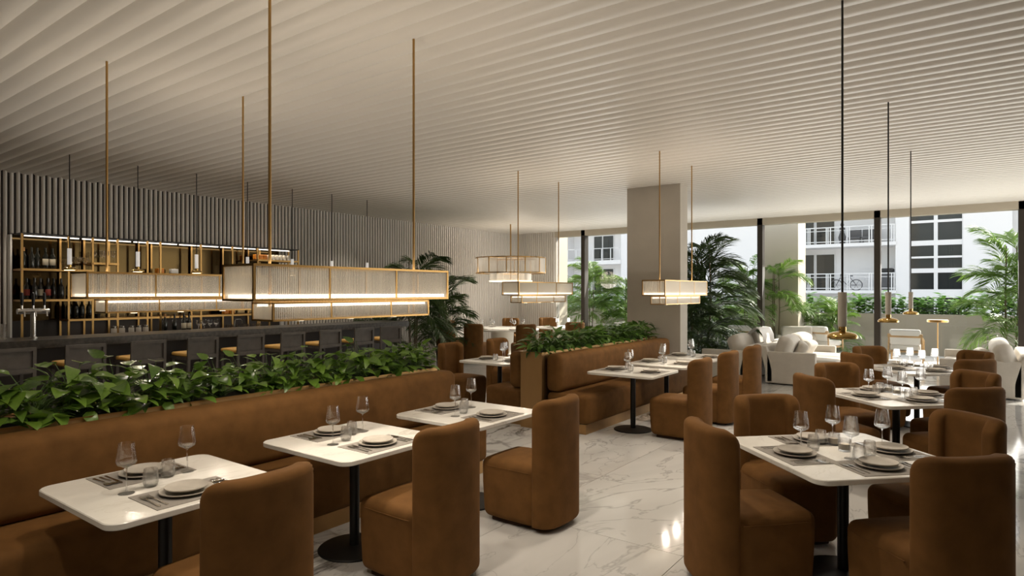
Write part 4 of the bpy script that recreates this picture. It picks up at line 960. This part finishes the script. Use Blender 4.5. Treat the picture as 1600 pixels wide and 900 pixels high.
part('roof', B().box(-14.3, 0, 9.5, 9, 8, 9.7), 'ext_white'); part('core', B().box(-14.2, 2.0, WT, 8.9, 7.9, 9.5), 'ext_white')
for z0, z1 in ((1.62, 1.78), (4.2, 4.38), (6.9, 7.1)): part('balcony_slab', B().box(-8.6, -.1, z0, -3.38, 1.6, z1), 'ext_white')
for z in (1.78, 4.38):
    rl = part('railing', B().box(-8.55, -.06, z + .90, -3.42, -.02, z + .95).box(-8.55, -.06, z + .72, -3.42, -.03, z + .75).box(-8.55, -.06, z + .10, -3.42, -.03, z + .14), 'rail_white')
    yy = [-8.3, -8.2, -7.82, -7.70, -7.60, -6.75, -6.66, -6.54, -5.70, -5.59, -4.64, -4.52, -3.59, -3.48]
    for xx in yy: ob('post', B().box(xx - .025, -.065, z, xx + .025, -.015, z + .95).mesh('post', 'rail_white', 0), rl)
    for (a, c) in ((-8.45, -7.69), (-7.55, -6.6)):
        wd = part('window', B().box(a - .05, 1.54, z, a, 1.6, z + 2.1).box(c, 1.54, z, c + .05, 1.6, z + 2.1).box(a - .05, 1.54, z + 2.1, c + .05, 1.6, z + 2.15), 'rail_white')
        ob('pane', B().box(a, 1.56, z + .02, c, 1.58, z + 2.1).mesh('pane', 'ext_glass', 0), wd)
zs = [(5.45, 6.2), (5.50, 5.70), (4.37, 5.29), (3.55, 4.11), (2.92, 3.45), (1.83, 2.69), (.5, 1.4)]
fr = part('window', B().box(-2.78, .10, WT, -2.72, .3, 9).box(-1.73, .10, WT, -1.56, .3, 9).box(-.54, .10, WT, -.48, .3, 9), 'rail_white')
for a, c in ((1.4, 1.83), (2.69, 2.92), (3.45, 3.55), (4.11, 4.37), (5.29, 5.42), (6.2, 6.5)): ob('transom', B().box(-2.78, .08, a, -.5, .3, c).mesh('transom', 'ext_white', 0), fr)
for a, c in ((.4, 1.4), (1.83, 2.69), (2.92, 3.45), (3.55, 4.11), (4.37, 5.29), (5.42, 6.2)):
    for x0, x1 in ((-2.72, -1.73), (-1.56, -.54)): ob('pane', B().box(x0, .2, a, x1, .22, c).mesh('pane', 'ext_glass', 0), fr)
part('wall', B().box(-2.8, .0, 6.5, -.48, .4, 9.5), 'ext_white')
# things on the balconies
def wheel(b, x, z, r): 
    pts = [(x + r*cos(2*pi*k/18), 0, z + r*sin(2*pi*k/18)) for k in range(19)]; return b.tube(pts, .025, 5)
t = thing('bicycle', 'grey bicycle parked on the lower balcony across the terrace', 'bicycle', (-5.85, 39.6, 1.78))
for s in (-1, 1):
    wh = ob('wheel', wheel(B(), s*.5, .30, .30).mesh('wheel', 'grey_thing'), t)
    sp = B()
    for k in range(6): a = k*pi/3; sp.tube([(s*.5, 0, .3), (s*.5 + .29*cos(a), 0, .3 + .29*sin(a))], .008, 3)
    ob('spokes', sp.mesh('spokes', 'grey_thing'), wh)
ob('frame', B().tube([(.5, 0, .3), (.05, 0, .3), (.2, 0, .72), (-.3, 0, .72), (.05, 0, .3)], .022, 5).tube([(.5, 0, .3), (.2, 0, .72)], .018, 5).tube([(-.5, 0, .3), (-.3, 0, .72), (-.27, 0, .9)], .02, 5).mesh('frame', 'grey_thing'), t)
ob('handlebar', B().tube([(-.27, -.2, .92), (-.27, 0, .9), (-.27, .2, .92)], .018, 5).mesh('handlebar', 'grey_thing'), t)
ob('saddle', B().rbox(.12, -.06, .78, .34, .06, .84, .02, 2).tube([(.2, 0, .70), (.22, 0, .79)], .015, 5).mesh('saddle', 'grey_thing'), t)
def bal_chair(x, z, label):
    t = thing('balcony_chair', label, 'chair', (x, 39.7, z)); ob('backrest', B().rbox(-.32, .2, .3, .32, .3, .85, .05, 3).mesh('backrest', 'grey_thing'), t); ob('seat', B().rbox(-.32, -.3, .25, .32, .25, .38, .04, 2).mesh('seat', 'grey_thing'), t)
    for sx in (-1, 1):
        for sy in (-1, 1): ob('leg', B().cyl(sx*.28, sy*.24, 0, .26, .02, 6).mesh('leg', 'grey_thing'), t)
bal_chair(-5.45, 4.38, 'dark rounded chair on the upper balcony across the terrace'); bal_chair(-4.75, 4.38, 'second dark chair on the upper balcony, nearer its corner')
t = thing('barbecue', 'covered dark barbecue grill at the corner of the lower balcony', 'barbecue', (-3.85, 39.7, 1.78))
ob('cover', B().rbox(-.28, -.25, .05, .28, .25, .95, .05, 2).mesh('cover', 'grey_thing'), t); ob('lid', B().rbox(-.32, -.28, .95, .32, .28, 1.2, .1, 3).mesh('lid', 'pot_black'), t)
t = thing('balcony_statue', 'slim dark figure ornament on the upper balcony', 'ornament', (-6.05, 39.6, 4.38))
ob('body', B().lathe([(0, 0), (.16, 0), (.14, .1), (.2, .4), (.1, .7), (.15, .9), (.06, 1.0), (.1, 1.1), (.05, 1.25), (0, 1.27)], 14).mesh('body', 'grey_thing'), t)
# farther wing behind the fluted corner
bt = thing('far_building', 'farther white building with dark sliding doors and balconies, beside the corner palms', 'building', (0, 48, 0))
part('wall', B().box(-34, 1.4, WT, -23.9, 2, 10), 'ext_white'); part('wall', B().box(-24.0, 0, WT, -14.5, 2, 10), 'ext_white'); part('wall', B().box(-34.3, 0, WT, -29.4, 2, 10), 'ext_white')
part('core', B().box(-34, 2.1, WT, -14.6, 8, 10), 'ext_white')
for z0, z1 in ((1.3, 1.5), (4.05, 4.4), (7.0, 7.2)): part('balcony_slab', B().box(-29.4, -.1, z0, -24.0, 1.4, z1), 'ext_white')
for z in (1.5, 4.4):
    rl = part('railing', B().box(-29.4, -.06, z + 1.0, -24.0, -.02, z + 1.05).box(-29.4, -.06, z + .1, -24.0, -.03, z + .14), 'rail_white')
    for k in range(7): xx = -29.2 + k*.85; ob('post', B().box(xx - .03, -.06, z, xx + .03, -.02, z + 1.05).mesh('post', 'rail_white', 0), rl)
    for a, c in ((-27.3, -26.5), (-26.4, -25.4)):
        wd = part('window', B().box(a - .06, 1.33, z, a, 1.4, z + 2.2).box(c, 1.33, z, c + .06, 1.4, z + 2.2).box(a - .06, 1.33, z + 2.2, c + .06, 1.4, z + 2.26), 'rail_white')
        ob('pane', B().box(a, 1.36, z + .02, c, 1.38, z + 2.2).mesh('pane', 'ext_glass', 0), wd)
for o in list(bpy.data.objects):
    if o.get('label') == 'x': print('UNUSED', o.name)
print('OBJECTS', len(bpy.data.objects), 'TRIS', sum(len(m.polygons) for m in bpy.data.meshes))
